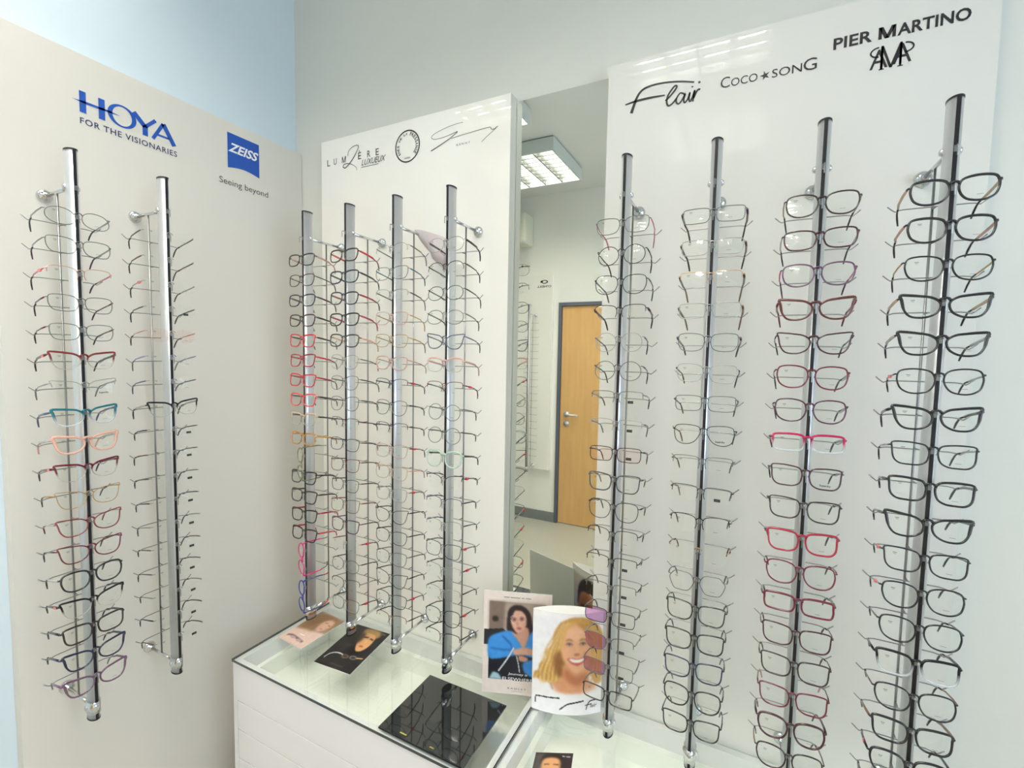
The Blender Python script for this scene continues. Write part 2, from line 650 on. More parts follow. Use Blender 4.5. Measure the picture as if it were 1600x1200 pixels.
# --- lettering: back panel
for ch, u in zip('LUM\u00c8RE', (.181, .2125, .252, .327, .368, .405)):
    w = .0135 if ch != 'M' else .018
    hh = .0215 if ch != '\u00c8' else .029
    on_surface('brand_lettering', m_glyph(u, u + w, 1.5255, 1.5255 + hh, .0024) if ch == 'M' else [fit_text(ch, u, u + w, 1.5255, 1.5255 + hh, .004)], W2, INKG, panB)
Ls = [(0.2805, 1.5446), (0.2836, 1.5611), (0.3044, 1.5722), (0.3249, 1.5728), (0.3278, 1.5639), (0.316, 1.547), (0.3012, 1.5305), (0.2863, 1.5181), (0.2683, 1.5074), (0.2574, 1.5121), (0.2623, 1.5199), (0.2833, 1.5195), (0.3041, 1.511), (0.3187, 1.5002), (0.3204, 1.4915)]
on_surface('brand_initial', [ribbon_vf(catmull(Ls, 6), lambda t: .0016 + .0018 * math.sin(math.pi * t) ** 2)], W2, INKG, panB, .001)
on_surface('brand_lettering', [fit_text('LUXUEUX', .342, .449, 1.5025, 1.5215, .004, 1.0, .3), rect2(.3405, .417, 1.4965, 1.4982)], W2, INKG, panB, .0009)
circ = [ring_vf(.5375, 1.5315, .0495, .0503, .0042, .0042)]
cword = 'INES DE LA FRESSANGE'
for i, ch in enumerate(cword):
    if ch == ' ':
        continue
    big = 1.25 if i > 10 else (0.72 if 4 < i <= 10 else 1.0)
    a = math.radians(218 - 262 * (i + .3) / (len(cword) - .2))
    V, F = fit_text(ch, -.0034 * (.45 if ch == 'I' else 1), .0034 * (.45 if ch == 'I' else 1), -.0046 * big, .0046 * big, .02)
    ca, sa = math.cos(a - math.pi / 2), math.sin(a - math.pi / 2)
    cx, cy = .5375 + .0375 * math.cos(a), 1.5315 + .0385 * math.sin(a)
    circ.append(([np.array((cx + p[0] * ca - p[1] * sa, cy + p[0] * sa + p[1] * ca)) for p in V], F))
circ.append(fit_text('PARIS', .5265, .5495, 1.4925, 1.4975))
on_surface('round_logo', circ, W2, INK, panB)
g1 = [(0.746, 1.5631), (0.7267, 1.5635), (0.698, 1.5611), (0.6687, 1.5562), (0.6449, 1.5502), (0.6329, 1.5441), (0.6324, 1.5382), (0.6451, 1.5328), (0.6749, 1.5327), (0.7041, 1.5366), (0.727, 1.5403), (0.7157, 1.5332), (0.6984, 1.5248), (0.6692, 1.5136), (0.6302, 1.5003)]
g2 = [(0.7042, 1.5244), (0.7414, 1.5272), (0.7832, 1.5295), (0.8159, 1.5311), (0.8399, 1.5309), (0.8432, 1.5247), (0.8533, 1.5238), (0.8649, 1.5293), (0.8481, 1.5182), (0.827, 1.5054), (0.8111, 1.4948)]
on_surface('signature_logo', [ribbon_vf(catmull(g1, 6), lambda t: .0012 + .0022 * t ** 3), ribbon_vf(catmull(g2, 6), .0014)], W2, INKG, panB)
on_surface('brand_lettering', [fit_text('GENNY', .723, .7715, 1.4985, 1.5045, 0, 1.7)], W2, INKG, panB)

# --- lettering: right panel
F1 = [(1.391, 1.5253), (1.364, 1.5331), (1.3309, 1.539), (1.3, 1.5408), (1.2772, 1.5376), (1.2644, 1.5292), (1.2561, 1.5153), (1.2508, 1.5007), (1.2454, 1.4845)]
F2 = [(1.2296, 1.5082), (1.2548, 1.5113), (1.2897, 1.5121), (1.3251, 1.5103)]
l1 = [(1.327, 1.4968), (1.3378, 1.5055), (1.3483, 1.517), (1.3521, 1.5243), (1.3479, 1.5267), (1.34, 1.5189), (1.3322, 1.5068), (1.33, 1.4933), (1.3345, 1.4834), (1.344, 1.4874), (1.3532, 1.4979)]
a1 = [(1.3706, 1.5022), (1.361, 1.5072), (1.3532, 1.4979), (1.3522, 1.4884), (1.3579, 1.483), (1.3657, 1.491), (1.3719, 1.5033), (1.369, 1.4902), (1.3714, 1.4828), (1.3779, 1.4896), (1.3826, 1.5036), (1.3805, 1.4904), (1.3835, 1.4829), (1.3884, 1.4913), (1.3931, 1.5066), (1.391, 1.4935), (1.3897, 1.4815)]
r1 = [(1.3904, 1.4882), (1.396, 1.5005), (1.401, 1.5061), (1.405, 1.5052)]
flair = [ribbon_vf(catmull(F1, 6), lambda t: .0034 + .0042 * t ** 1.5), ribbon_vf(catmull(F2, 6), lambda t: .0030 + .0026 * math.sin(math.pi * t)),
         ribbon_vf(catmull(l1, 5), .0042), ribbon_vf(catmull(a1, 5), .0038), ribbon_vf(catmull(r1, 5), .0044), poly_vf([(1.3874 + .002 * math.cos(a), 1.5155 + .002 * math.sin(a)) for a in np.linspace(0, 6.28, 10)[:-1]])]
on_surface('script_logo', flair, W2, INK, panR)
on_surface('registered_mark', [ring_vf(1.4024, 1.5223, .0028, .0028, .0026, .0026, 14)], W2, INKG, panR)
star = []
for k in range(10):
    a = math.pi / 2 + k * math.pi / 5 + .25
    r = .0105 if k % 2 == 0 else .0036
    star.append((1.5385 + r * math.cos(a), 1.5045 + r * math.sin(a)))
coco = [fit_text('C', 1.4487, 1.468, 1.4965, 1.5205), fit_text('OCO', 1.4705, 1.524, 1.4965, 1.5140), poly_vf(star),
        fit_text('SON', 1.552, 1.6085, 1.4955, 1.5135), fit_text('G', 1.611, 1.6355, 1.4945, 1.5195)]
for q in coco:
    on_surface('brand_lettering', [q], W2, INK, panR)
on_surface('brand_lettering', [fit_text('PIER', 1.663, 1.7285, 1.5245, 1.5475, .024, 1.02)] + m_glyph(1.7385, 1.7665, 1.5245, 1.5475, .0056) + [fit_text('ARTINO', 1.7690, 1.879, 1.5235, 1.5470, .024, 1.02)], W2, INK, panR)
am = [fit_text('A', 1.727, 1.7565, 1.4680, 1.505), fit_text('A', 1.764, 1.794, 1.470, 1.508),
      ring_vf(1.783, 1.4990, .0145, .0105, .0028, .0028, 30, -math.pi / 2, math.pi / 2), rect2(1.7745, 1.7785, 1.468, 1.511),
      ring_vf(1.741, 1.500, .0145, .0105, .0028, .0028, 30, math.pi / 2, 1.5 * math.pi), rect2(1.7445, 1.7485, 1.4650, 1.511)]
am += m_glyph(1.7445, 1.7785, 1.4660, 1.5095, .0035)
for ux in (1.7425, 1.7725):
    am.append(rect2(ux, ux + .0085, 1.4645, 1.4665))
on_surface('monogram_logo', am, W2, INK, panR)

# far panel behind the camera, with its logo (seen reversed in the mirror)
panF = empty('display_board', (0, 0, 0))
tag(panF, 'white wall panel beside the door, seen reversed in the mirror', 'display board', 'wall display boards')
box('board', -.92, -.058, NY + .001, NY + .04, -.19, 1.60, PAN_B, panF)


def W3(u, v, off=.0007):
    return (-u, NY + .04 + off, v)


on_surface('brand_lettering', [fit_text("O'NEILL", .072, .212, 1.487, 1.507, .02)], W3, INK, panF)
on_surface('wave_emblem', [ring_vf(.142, 1.538, .038, .017, .012, .007, 30, -.4, 5.2), poly_vf([(.15, 1.540), (.165, 1.548), (.18, 1.542), (.17, 1.531), (.155, 1.530)])], W3, INK, panF)

# ------------------------------------------------------------------ display poles
POLE_TOP, POLE_BOT, D = 1.3218, -0.0282, 0.1424
ROW0, PITCHZ = 1.1745, 0.0638
WIRE_OFF = 0.088
_wire_mesh = None
_hook_mesh = None


def shared(name, me, parent, loc):
    o = bpy.data.objects.new(name, me)
    COL.objects.link(o)
    o.parent = parent
    o.location = loc
    return o


def ellipse_prism(hw, hd, z0, z1, n=28, cy=0.0):
    V = []
    for z in (z0, z1):
        for k in range(n):
            a = 2 * math.pi * k / n
            V.append((hw * math.cos(a), cy + hd * math.sin(a), z))
    F = [(k, (k + 1) % n, n + (k + 1) % n, n + k) for k in range(n)]
    F += [tuple(reversed(range(n))), tuple(range(n, 2 * n))]
    return V, F


def make_pole(base, rotz, label, rows=18, zbot=POLE_BOT, name='display_pole'):
    """local frame: wall plane y=0, outward is -y, z absolute height"""
    global _wire_mesh, _hook_mesh
    o = empty(name, base, (0, 0, rotz))
    tag(o, label, 'display pole', 'eyewear display poles')
    HW, HD = .0108, .0185
    v, f = ellipse_prism(HW, HD, zbot + .003, POLE_TOP - .003, 28, -D)
    mesh_obj('aluminium_profile', v, f, ALU, o, True)
    box('front_slot', -.0029, .0029, -D - HD - .0007, -D - HD + .004, zbot + .003, POLE_TOP - .003, SLOT, o)
    v, f = ellipse_prism(HW + .0006, HD + .0008, POLE_TOP - .003, POLE_TOP, 28, -D)
    mesh_obj('top_cap', v, f, BLACKP, o)
    v, f = ellipse_prism(HW + .0006, HD + .0008, zbot, zbot + .003, 28, -D)
    mesh_obj('bottom_cap', v, f, BLACKP, o)
    zt, zb_ = POLE_TOP - .0844, zbot + .0287
    for zz, low in ((zt, False), (zb_, True)):
        arm = tube('bracket_arm', [(0, -.010, zz), (0, -D + HD - .004, zz)], .0042, CHROME, o, 10)
        mesh_obj('wall_disc', *lathe_vf([(0, .0155), (.003, .0155), (.007, .0135), (.010, .0085), (.011, .0060), (.018, .0058)], (0, -.0004, zz), (0, -1, 0), 24), CHROME, arm, True)
        # clamp with a knob on either side of the profile
        mesh_obj('clamp_knob', *lathe_vf([(0, .0058), (.003, .0066), (.006, .0050), (.007, .002)], (HW - .002, -D + .004, zz), (1, 0, 0), 14), CHROME, arm, True)
        mesh_obj('clamp_knob', *lathe_vf([(0, .0058), (.003, .0066), (.006, .0050), (.007, .002)], (-HW + .002, -D + .004, zz), (-1, 0, 0), 14), CHROME, arm, True)
        if low:
            v, f = ellipse_prism(HW + .0022, HD + .0018, zz - .012, zz + .016, 28, -D)
            mesh_obj('clamp_collar', v, f, CHROME, arm, True)
    tube('back_rod', [(0, -.068, zb_), (0, -.068, zt)], .0022, STEEL, o, 8)
    if _wire_mesh is None:
        pts = []
        for s in (-1, 1):
            half = [(s * .010, 0, .0005), (s * .045, 0, .0005), (s * .053, -.001, -.0005), (s * .0595, -.002, -.0030), (s * .064, -.002, .0005), (s * .0715, -.002, .0075)]
            pts = list(reversed(half)) + pts if s < 0 else pts + half
        v, f = join_vf([tube_vf(pts, .00115, 6), tube_vf([(0, 0, .0005), (0, .020, .0005)], .0014, 6)])
        w = mesh_obj('tmp', v, f, STEEL, None, True)
        _wire_mesh = w.data
        bpy.data.objects.remove(w)
        v, f = join_vf([tube_vf([(0, 0.004, 0), (0, -.0105, 0.0005), (0, -.012, -.0012), (0, -.012, -.018)], .0010, 6), box_vf(-.0022, .0022, -.0012, .003, -.008, .0025)])
        w = mesh_obj('tmp', v, f, STEEL, None)
        _hook_mesh = w.data
        bpy.data.objects.remove(w)
    for k in range(-1, rows):
        z = ROW0 - k * PITCHZ
        shared('nose_hook', _hook_mesh, o, (0, -D - HD, z - .0015))
        if k >= 0:
            shared('temple_wire', _wire_mesh, o, (0, -WIRE_OFF, z - .0150))
    return o


XB = [0.2487 + .1854 * k for k in range(4)]
XR = [1.2735 + .1840 * k for k in range(4)]
YL = [-0.691, -0.505]
R90 = math.radians(90)
make_pole((0, YL[0], 0), R90, 'outer aluminium display pole on the cream left panel, under the larger blue logo')
make_pole((0, YL[1], 0), R90, 'inner aluminium display pole on the cream left panel, nearer the corner')
ORD = ['first', 'second', 'third', 'fourth']
for k in range(4):
    make_pole((XB[k], 0, 0), 0, ORD[k] + ' aluminium display pole from the corner on the white back panel')
for k in range(4):
    make_pole((XR[k], 0, 0), 0, ORD[k] + ' aluminium display pole from the mirror on the right panel')
pf = make_pole((-.215, NY + .04, 0), math.pi, 'empty aluminium display pole reflected in the mirror beside the wooden door', 20, -.186)

# ------------------------------------------------------------------ eyeglasses
CLR = {
    'silver': (168, 168, 164), 'grey': (112, 112, 110), 'dark grey': (62, 62, 64), 'black': (18, 17, 20), 'navy': (30, 34, 62),
    'burgundy': (104, 18, 42), 'dark burgundy': (62, 16, 30), 'crimson': (158, 18, 50), 'red': (196, 26, 46), 'coral red': (222, 62, 62),
    'red-brown': (120, 40, 38), 'brown': (74, 46, 36), 'dark brown': (46, 30, 28), 'gold': (186, 150, 98), 'beige': (206, 176, 146),
    'rose': (212, 168, 158), 'pink': (196, 112, 140), 'peach': (240, 190, 170), 'teal': (20, 104, 116), 'lilac': (150, 146, 186),
    'slate blue': (76, 86, 112), 'plum': (74, 32, 58), 'magenta': (206, 36, 118), 'blue': (28, 46, 148), 'olive': (126, 120, 92),
    'amber': (190, 130, 50), 'clear': (222, 224, 220), 'mint': (206, 226, 212), 'dark green': (44, 52, 44), 'raspberry': (176, 26, 84),
    'tortoise': (88, 34, 30), 'purple grey': (104, 72, 98), 'white': (232, 232, 230), 'bronze': (124, 94, 70),
}


def gm(col, metal):
    c = CLR[col]
    if metal:
        k = 'metal ' + col
        return mat(k, c, 0.28, metal=0.75)
    if col in ('clear', 'peach', 'mint', 'rose', 'beige', 'white'):
        return mat('acetate ' + col, c, 0.15, coat=0.5, trans=0.40 if col in ('clear', 'mint', 'white') else 0.28)
    if col in ('tortoise',):
        return mat('acetate ' + col, c, 0.18, coat=0.5, noise=0.7, nscale=160)
    return mat('acetate ' + col, c, 0.18, coat=0.5)


SHAPES = {  # lens width, height, lift of the outer corner (places the hinge), lens centre z
    'rect': (.0515, .0315, .0004, -.0082), 'soft': (.0510, .0370, .0006, -.0094), 'oval': (.0510, .0380, .0004, -.0096),
    'round': (.0455, .0425, .0, -.0102), 'panto': (.0505, .0425, .0004, -.0106), 'cat': (.0525, .0400, .0034, -.0102),
    'square': (.0512, .0392, .0016, -.0100), 'avi': (.0515, .0400, .0004, -.0104), 'oct': (.0490, .0385, .0, -.0096),
}
CTRL = {  # unit outlines of the lens, outer side first, running over the top
    'rect': [(1, .25), (.96, .86), (.45, 1), (-.40, 1), (-.92, .80), (-1, .2), (-.97, -.40), (-.76, -.90), (-.2, -1), (.40, -1), (.86, -.86), (1, -.32)],
    'soft': [(1, .38), (.90, .86), (.40, 1), (-.30, .97), (-.82, .76), (-1, .25), (-.95, -.32), (-.74, -.80), (-.28, -1), (.26, -1), (.72, -.84), (.96, -.28)],
    'panto': [(1, .35), (.86, .84), (.36, 1), (-.30, .97), (-.82, .74), (-1, .22), (-.92, -.36), (-.62, -.83), (-.10, -1), (.40, -.94), (.80, -.62), (.97, -.12)],
    'cat': [(.97, .58), (1.05, 1.0), (.56, .98), (0, .88), (-.55, .74), (-.94, .38), (-1, -.08), (-.84, -.58), (-.42, -.93), (.10, -1), (.55, -.84), (.84, -.28)],
    'square': [(.98, .42), (.97, .90), (.42, .99), (-.22, .95), (-.78, .80), (-.98, .38), (-.98, -.12), (-.84, -.66), (-.46, -.96), (.05, -1), (.58, -.93), (.90, -.48)],
    'oct': [(1, .25), (.82, .62), (.52, .98), (-.10, 1), (-.62, .92), (-.90, .50), (-1, .05), (-.82, -.48), (-.50, -.95), (.10, -1), (.58, -.92), (.86, -.36)],
    'avi': [(1, .40), (.88, .86), (.38, 1), (-.30, .98), (-.84, .82), (-1, .40), (-.86, -.15), (-.56, -.70), (-.10, -.98), (.42, -.98), (.82, -.68), (.98, -.12)],
}


def outline(shape, n=36):
    w, h, lift, cz = SHAPES[shape]
    a, b = w / 2, h / 2
    P = []
    if shape in CTRL:
        for x, z in catmull(CTRL[shape], n // 12, True):
            P.append((a * x, b * z, math.atan2(z, x)))
    else:
        ex = 2.2 if shape == 'oval' else 2.05
        for k in range(n):
            th = 2 * math.pi * k / n
            if shape == 'oct':
                th = 2 * math.pi * (round(k / (n / 9)) % 9) / 9 * .75 + th * .25
            c, q = math.cos(th), math.sin(th)
            P.append((a * math.copysign(abs(c) ** (2 / ex), c), b * math.copysign(abs(q) ** (2 / ex), q), th))
    return P, (w, h, cz)


def wrap(x):
    return .85 * x * x


ORDW = ['first', 'second', 'third', 'fourth', 'fifth', 'sixth', 'seventh', 'eighth', 'ninth', 'tenth', 'eleventh', 'twelfth', 'thirteenth',
        'fourteenth', 'fifteenth', 'sixteenth', 'seventeenth', 'eighteenth']
SHAPEW = {'rect': 'rectangular', 'soft': 'soft-cornered', 'oval': 'oval', 'round': 'round', 'panto': 'rounded', 'cat': 'cat-eye', 'square': 'squarish', 'avi': 'teardrop', 'oct': 'angular'}
STYLEW = {'m': 'metal', 'a': 'acetate', 't': 'thin acetate', 'b': 'browline', 's': 'half-rim', 'n': 'rimless', 'f': 'fading acetate', 'h': 'heavy acetate'}


def make_glasses(spec, pos, wallrot, where):
    style, shape, rc, tc, kc = spec[:5]
    opt = spec[5] if len(spec) > 5 else ''
    metal = style in 'msn'
    vert = 'v' in opt
    roll = random.uniform(-.022, .022)
    pit = -math.radians(9.0) + random.uniform(-.02, .02)
    yaw = random.uniform(-.03, .03)
    o = empty('eyeglasses', pos, (pit, roll if not vert else math.radians(90), wallrot + yaw))
    if vert:
        o.rotation_euler = (0, math.radians(90), wallrot - .30)
    tagcol = rc if not (style == 'n') else tc
    txt = tagcol + ' ' + STYLEW[style] + ' ' + SHAPEW[shape] + ' eyeglasses'
    if tc != rc and style != 'n' and not vert:
        txt += ' with ' + tc + ' temples'
    tag(o, txt + ', ' + where, 'glasses', 'eyeglasses on the display poles')
    P, (w, h, cz) = outline(shape)
    bridge = .0118
    cx = bridge / 2 + w / 2
    rw, rd = {'m': (.0009, .0009), 'a': (.0019, .0017), 't': (.0015, .0014), 'b': (.0017, .0014), 's': (.0009, .0009), 'n': (.0, .0), 'f': (.0020, .0017), 'h': (.0025, .0019)}[style]
    parts = []
    ns = 6
    N = len(P)
    for sgn in (-1, 1):
        if style == 'n':
            continue
        idx = list(range(N))
        closed = True
        if style == 's':
            idx = [k % N for k in range(-1, N // 2 + 2)]
            closed = False
        pts = []
        for k in idx:
            x, z, th = P[k]
            pts.append((cx + x, z + cz, th))
        m = len(pts)
        V, F = [], []
        for i in range(m):
            a_ = pts[(i - 1) % m] if (closed or i > 0) else pts[i]
            b_ = pts[(i + 1) % m] if (closed or i < m - 1) else pts[i]
            tx, tz = b_[0] - a_[0], b_[1] - a_[1]
            L = math.hypot(tx, tz) or 1
            nx, nz = tz / L, -tx / L
            s = math.sin(pts[i][2])
            k1 = 1.0
            if style in ('b',):
                k1 = 1.0 + .5 * max(0, s) if s > -.05 else .45
            elif style in ('a', 'f', 'h'):
                k1 = 1.0 + .25 * max(0, s) + (.35 * max(0, math.cos(pts[i][2])) if shape == 'cat' and s > 0 else 0)
            for q in range(ns):
                ph = 2 * math.pi * (q + .5) / ns
                xx = pts[i][0] + nx * rw * k1 * math.cos(ph)
                zz = pts[i][1] + nz * rw * k1 * math.cos(ph)
                yy = wrap(pts[i][0]) + rd * math.sin(ph)
                V.append((sgn * xx, yy, zz))
        for i in range(m if closed else m - 1):
            j = (i + 1) % m
            for q in range(ns):
                l = (q + 1) % ns
                F.append((i * ns + q, i * ns + l, j * ns + l, j * ns + q))
        parts.append((V, F))
    # bridge
    br = max(rw * 1.15, .0010)
    bz = .0005
    xb = bridge / 2 + .0014
    pts = [(x * xb, wrap(0) - .0004 - (.0006 if abs(x) < .7 else 0), bz + .0032 * (1 - x * x) - (.0014 if abs(x) == 1 else 0)) for x in (-1, -.6, -.2, .2, .6, 1)]
    parts.append(tube_vf(pts, [br * 1.25, br, br * .9, br * .9, br, br * 1.25], 6))
    # endpieces
    hx = cx + w / 2
    hz_ = cz + h * .27 + SHAPES[shape][2]
    er = max(rw, .0010)
    for sgn in (-1, 1):
        parts.append(tube_vf([(sgn * (hx - .0012), wrap(hx), hz_), (sgn * (hx + .0022), wrap(hx) + .0004, hz_ + .0004), (sgn * (hx + .0034), wrap(hx) + .0028, hz_), (sgn * (hx + .0034), wrap(hx) + .0070, hz_)], [er, er * 1.05, er, er * .9], 6))
    if style == 'n':
        for q, (V, F) in enumerate(parts):
            mesh_obj('bridge' if q == 0 else 'endpiece', V, F, gm(rc, True), o, True)
    V, F = join_vf(parts)
    if style == 'f':
        fm = fade_mat('fade ' + rc, CLR[rc], (214, 220, 226), cz - h * .35, cz + h * .12, .55)
    elif style == 'b':
        fm = fade_mat('brow ' + rc, CLR[rc], (196, 190, 182), cz - h * .10, cz + h * .10, .35)
    else:
        fm = gm(rc, metal)
    if style != 'n':
        mesh_obj('frame_front', V, F, fm, o, True)
    # lenses
    lm = LENS
    for sgn in (-1, 1):
        if 'L' in opt and sgn < 0:
            lm_ = LENS_V
        elif 'R' in opt:
            lm_ = LENS_R
        else:
            lm_ = lm
        V, F = [], []
        pl = P[::2]
        nn = len(pl)
        for t_ in (-.0005, .0005):
            V.append((sgn * cx, wrap(cx) - .0010 + t_, cz))
            for x, z, th in pl:
                V.append((sgn * (cx + x * .985), wrap(cx + x) + t_, cz + z * .985))
        for k in range(nn):
            j = (k + 1) % nn
            F.append((0, 1 + k, 1 + j))
            F.append((nn + 1, nn + 2 + j, nn + 2 + k))
            F.append((1 + k, nn + 2 + k, nn + 2 + j, 1 + j))
        ln = mesh_obj('lens', V, F, lm_, o)
        # printed size marks on the demo lens
        if sgn < 0:
            x0, z0 = -cx - w * .27, cz + h * .24
            yy = wrap(cx) - .0026
            q = [(x0, yy, z0), (x0 + .006, yy, z0), (x0 + .006, yy, z0 + .0012), (x0, yy, z0 + .0012), (x0 + .001, yy, z0 - .0022), (x0 + .005, yy, z0 - .0022), (x0 + .005, yy, z0 - .0014), (x0 + .001, yy, z0 - .0014)]
            mesh_obj('lens_print', q, [(0, 1, 2, 3), (4, 5, 6, 7)], LPRINT, ln)
        else:
            yy = wrap(cx) - .0026
            if 'k' in opt:
                q, f_ = join_vf([box_vf(cx - .0055, cx + .0065, yy - .0006, yy, cz - h * .34, cz - h * .34 + .0058)])
                tg = mesh_obj('brand_tag', q, f_, BLACKP, ln)
                mesh_obj('tag_print', [(cx - .003, yy - .0008, cz - h * .34 + .002), (cx + .005, yy - .0008, cz - h * .34 + .002), (cx + .005, yy - .0008, cz - h * .34 + .0038), (cx - .003, yy - .0008, cz - h * .34 + .0038)], [(0, 1, 2, 3)], INKG, ln)
            elif 'x' in opt:
                V, F = fit_text('Superdry', cx - .009, cx + .009, cz - h * .38, cz - h * .38 + .005, .03)
                mesh_obj('lens_print', [(p[0], yy, p[1]) for p in V], F, INK, ln)
            else:
                x0 = cx - .004
                z0 = cz - h * .30
                mesh_obj('lens_print', [(x0, yy, z0), (x0 + .0085, yy, z0), (x0 + .0085, yy, z0 + .0007), (x0, yy, z0 + .0007)], [(0, 1, 2, 3)], LPRINT, ln)
    # nose pads
    if metal or style in 't':
        for sgn in (-1, 1):
            xp = sgn * (bridge / 2 - .0012)
            mesh_obj('nose_pad', *lathe_vf([(-.0004, .0006), (-.0002, .0019), (.0004, .0021), (.0008, .001)], (xp, .0038, cz + .0010), (-sgn, .5, 0), 8), PAD, o, True)
    # temples
    thick = .0021 if style in 'afbh' else .0013
    if 'w' in opt:
        thick = .0022
    tmat = gm(tc, metal and tc in ('silver', 'grey', 'gold', 'dark grey', 'rose', 'beige', 'bronze'))
    kmat = gm(kc, False)
    y0 = wrap(hx) + .0060
    for sgn in (-1, 1):
        bend = .0815 + random.uniform(-.004, .004)
        fl = .35 if sgn * 1 > 0 else .35
        pts = [(sgn * (hx + .0034), y0, hz_), (sgn * (hx + .0040), y0 + .02, hz_ - .0004), (sgn * (hx + .0030), y0 + .05, hz_ - .0018), (sgn * (hx + .0008), bend - .012, hz_ - .0040)]
        tp = tube('temple', pts, [thick, thick * 1.1, thick, thick * .9], tmat, o, 6, (0, 0, 1), 1.25)
        tl = random.uniform(.9, 1.1)
        pts = [(sgn * (hx + .0008), bend - .0125, hz_ - .0040), (sgn * (hx - .0004), bend - .002, hz_ - .0052), (sgn * (hx - .0014), bend + .005, hz_ - .0088), (sgn * (hx - .0032), bend + .011 * tl, hz_ - .0165 * tl), (sgn * (hx - .0052), bend + .0155 * tl, hz_ - .0265 * tl)]
        kr = max(.0016, thick * .85)
        tube('temple_tip', pts, [kr, kr, kr * 1.05, kr * 1.15, kr * .9], kmat, tp, 6, (1, 0, 0), .9)
        if ('r' in opt and sgn > 0) or ('p' in opt and sgn < 0):
            sm = mat('sticker_red', (214, 40, 62), .6) if 'r' in opt else mat('sticker_pink', (236, 130, 128), .6)
            xx = sgn * (hx + .0040)
            ys = y0 + random.uniform(.004, .02)
            v_, f_ = box_vf(xx - .0020, xx + .0020, ys, ys + .0105, hz_ - .0036, hz_ + .0018)
            mesh_obj('price_sticker', v_, f_, sm, tp)
    return o


G = {}
G['L1'] = [('m', 'oval', 'grey', 'silver', 'dark grey'), ('m', 'soft', 'grey', 'silver', 'plum'), ('s', 'soft', 'rose', 'pink', 'dark brown', 'p'),
           ('m', 'soft', 'grey', 'burgundy', 'plum'), ('m', 'soft', 'grey', 'burgundy', 'dark burgundy'), ('b', 'cat', 'red-brown', 'dark grey', 'dark burgundy', 'p'),
           ('s', 'cat', 'silver', 'silver', 'grey', 'x0'), ('f', 'cat', 'teal', 'slate blue', 'slate blue'), ('h', 'cat', 'peach', 'silver', 'peach'),
           ('b', 'cat', 'burgundy', 'dark burgundy', 'dark burgundy', 'p'), ('m', 'cat', 'gold', 'gold', 'brown'), ('t', 'cat', 'red-brown', 'silver', 'red-brown'),
           ('t', 'cat', 'burgundy', 'black', 'black'), ('a', 'panto', 'black', 'silver', 'black'), ('b', 'cat', 'black', 'black', 'black', 'p'),
           ('a', 'square', 'dark brown', 'black', 'black'), ('a', 'cat', 'navy', 'navy', 'black'), ('a', 'cat', 'purple grey', 'purple grey', 'grey')]
G['L2'] = [('n', 'rect', 'silver', 'grey', 'dark grey'), ('n', 'rect', 'silver', 'bronze', 'dark grey'), ('n', 'rect', 'silver', 'silver', 'dark grey', 'p'), ('n', 'rect', 'silver', 'grey', 'black', 'k'),
           ('n', 'oval', 'rose', 'rose', 'dark brown', 'R'), ('n', 'oval', 'lilac', 'lilac', 'grey'), ('n', 'oval', 'lilac', 'slate blue', 'slate blue'), ('b', 'cat', 'black', 'silver', 'black')] + \
          [('n', 'rect', 'silver', c, 'black', 'k') for c in ('dark grey', 'bronze', 'grey', 'dark grey', 'silver', 'bronze', 'grey', 'silver', 'dark grey', 'bronze')]
G['B1'] = [('a', 'soft', 'dark brown', 'rose', 'rose'), ('t', 'soft', 'dark burgundy', 'black', 'black'), ('a', 'soft', 'navy', 'plum', 'black'), ('a', 'soft', 'dark burgundy', 'black', 'black'),
           ('a', 'square', 'red', 'black', 'black'), ('a', 'square', 'crimson', 'red', 'dark burgundy'), ('a', 'square', 'red', 'crimson', 'burgundy'), ('a', 'square', 'coral red', 'black', 'black'),
           ('b', 'square', 'beige', 'black', 'black'), ('a', 'square', 'amber', 'amber', 'amber'), ('h', 'round', 'olive', 'olive', 'olive', 'v'), ('a', 'square', 'black', 'black', 'black'),
           ('a', 'square', 'dark brown', 'black', 'black'), ('a', 'square', 'black', 'crimson', 'red'), ('a', 'square', 'black', 'red', 'red'), ('h', 'round', 'magenta', 'magenta', 'grey', 'v'), None, ('h', 'round', 'blue', 'slate blue', 'red', 'v')]
G['B2'] = [('a', 'soft', 'dark brown', 'red', 'red-brown'), ('a', 'soft', 'navy', 'black', 'black'), ('a', 'soft', 'navy', 'crimson', 'dark brown'), ('a', 'soft', 'black', 'raspberry', 'crimson'),
           ('a', 'soft', 'dark grey', 'peach', 'peach'), ('m', 'panto', 'silver', 'grey', 'burgundy'), ('m', 'panto', 'grey', 'dark grey', 'dark grey'), ('m', 'panto', 'grey', 'dark grey', 'dark grey'),
           ('s', 'soft', 'dark burgundy', 'dark burgundy', 'black'), ('m', 'soft', 'navy', 'dark grey', 'black'), ('m', 'square', 'red-brown', 'brown', 'black'), ('m', 'soft', 'dark grey', 'dark grey', 'black'),
           ('m', 'square', 'bronze', 'red-brown', 'black'), ('t', 'square', 'plum', 'dark grey', 'dark grey'), ('n', 'soft', 'rose', 'burgundy', 'dark grey', 'r'), ('m', 'oval', 'grey', 'black', 'black'),
           ('s', 'soft', 'dark grey', 'silver', 'black'), ('m', 'soft', 'grey', 'black', 'black', 'r')]
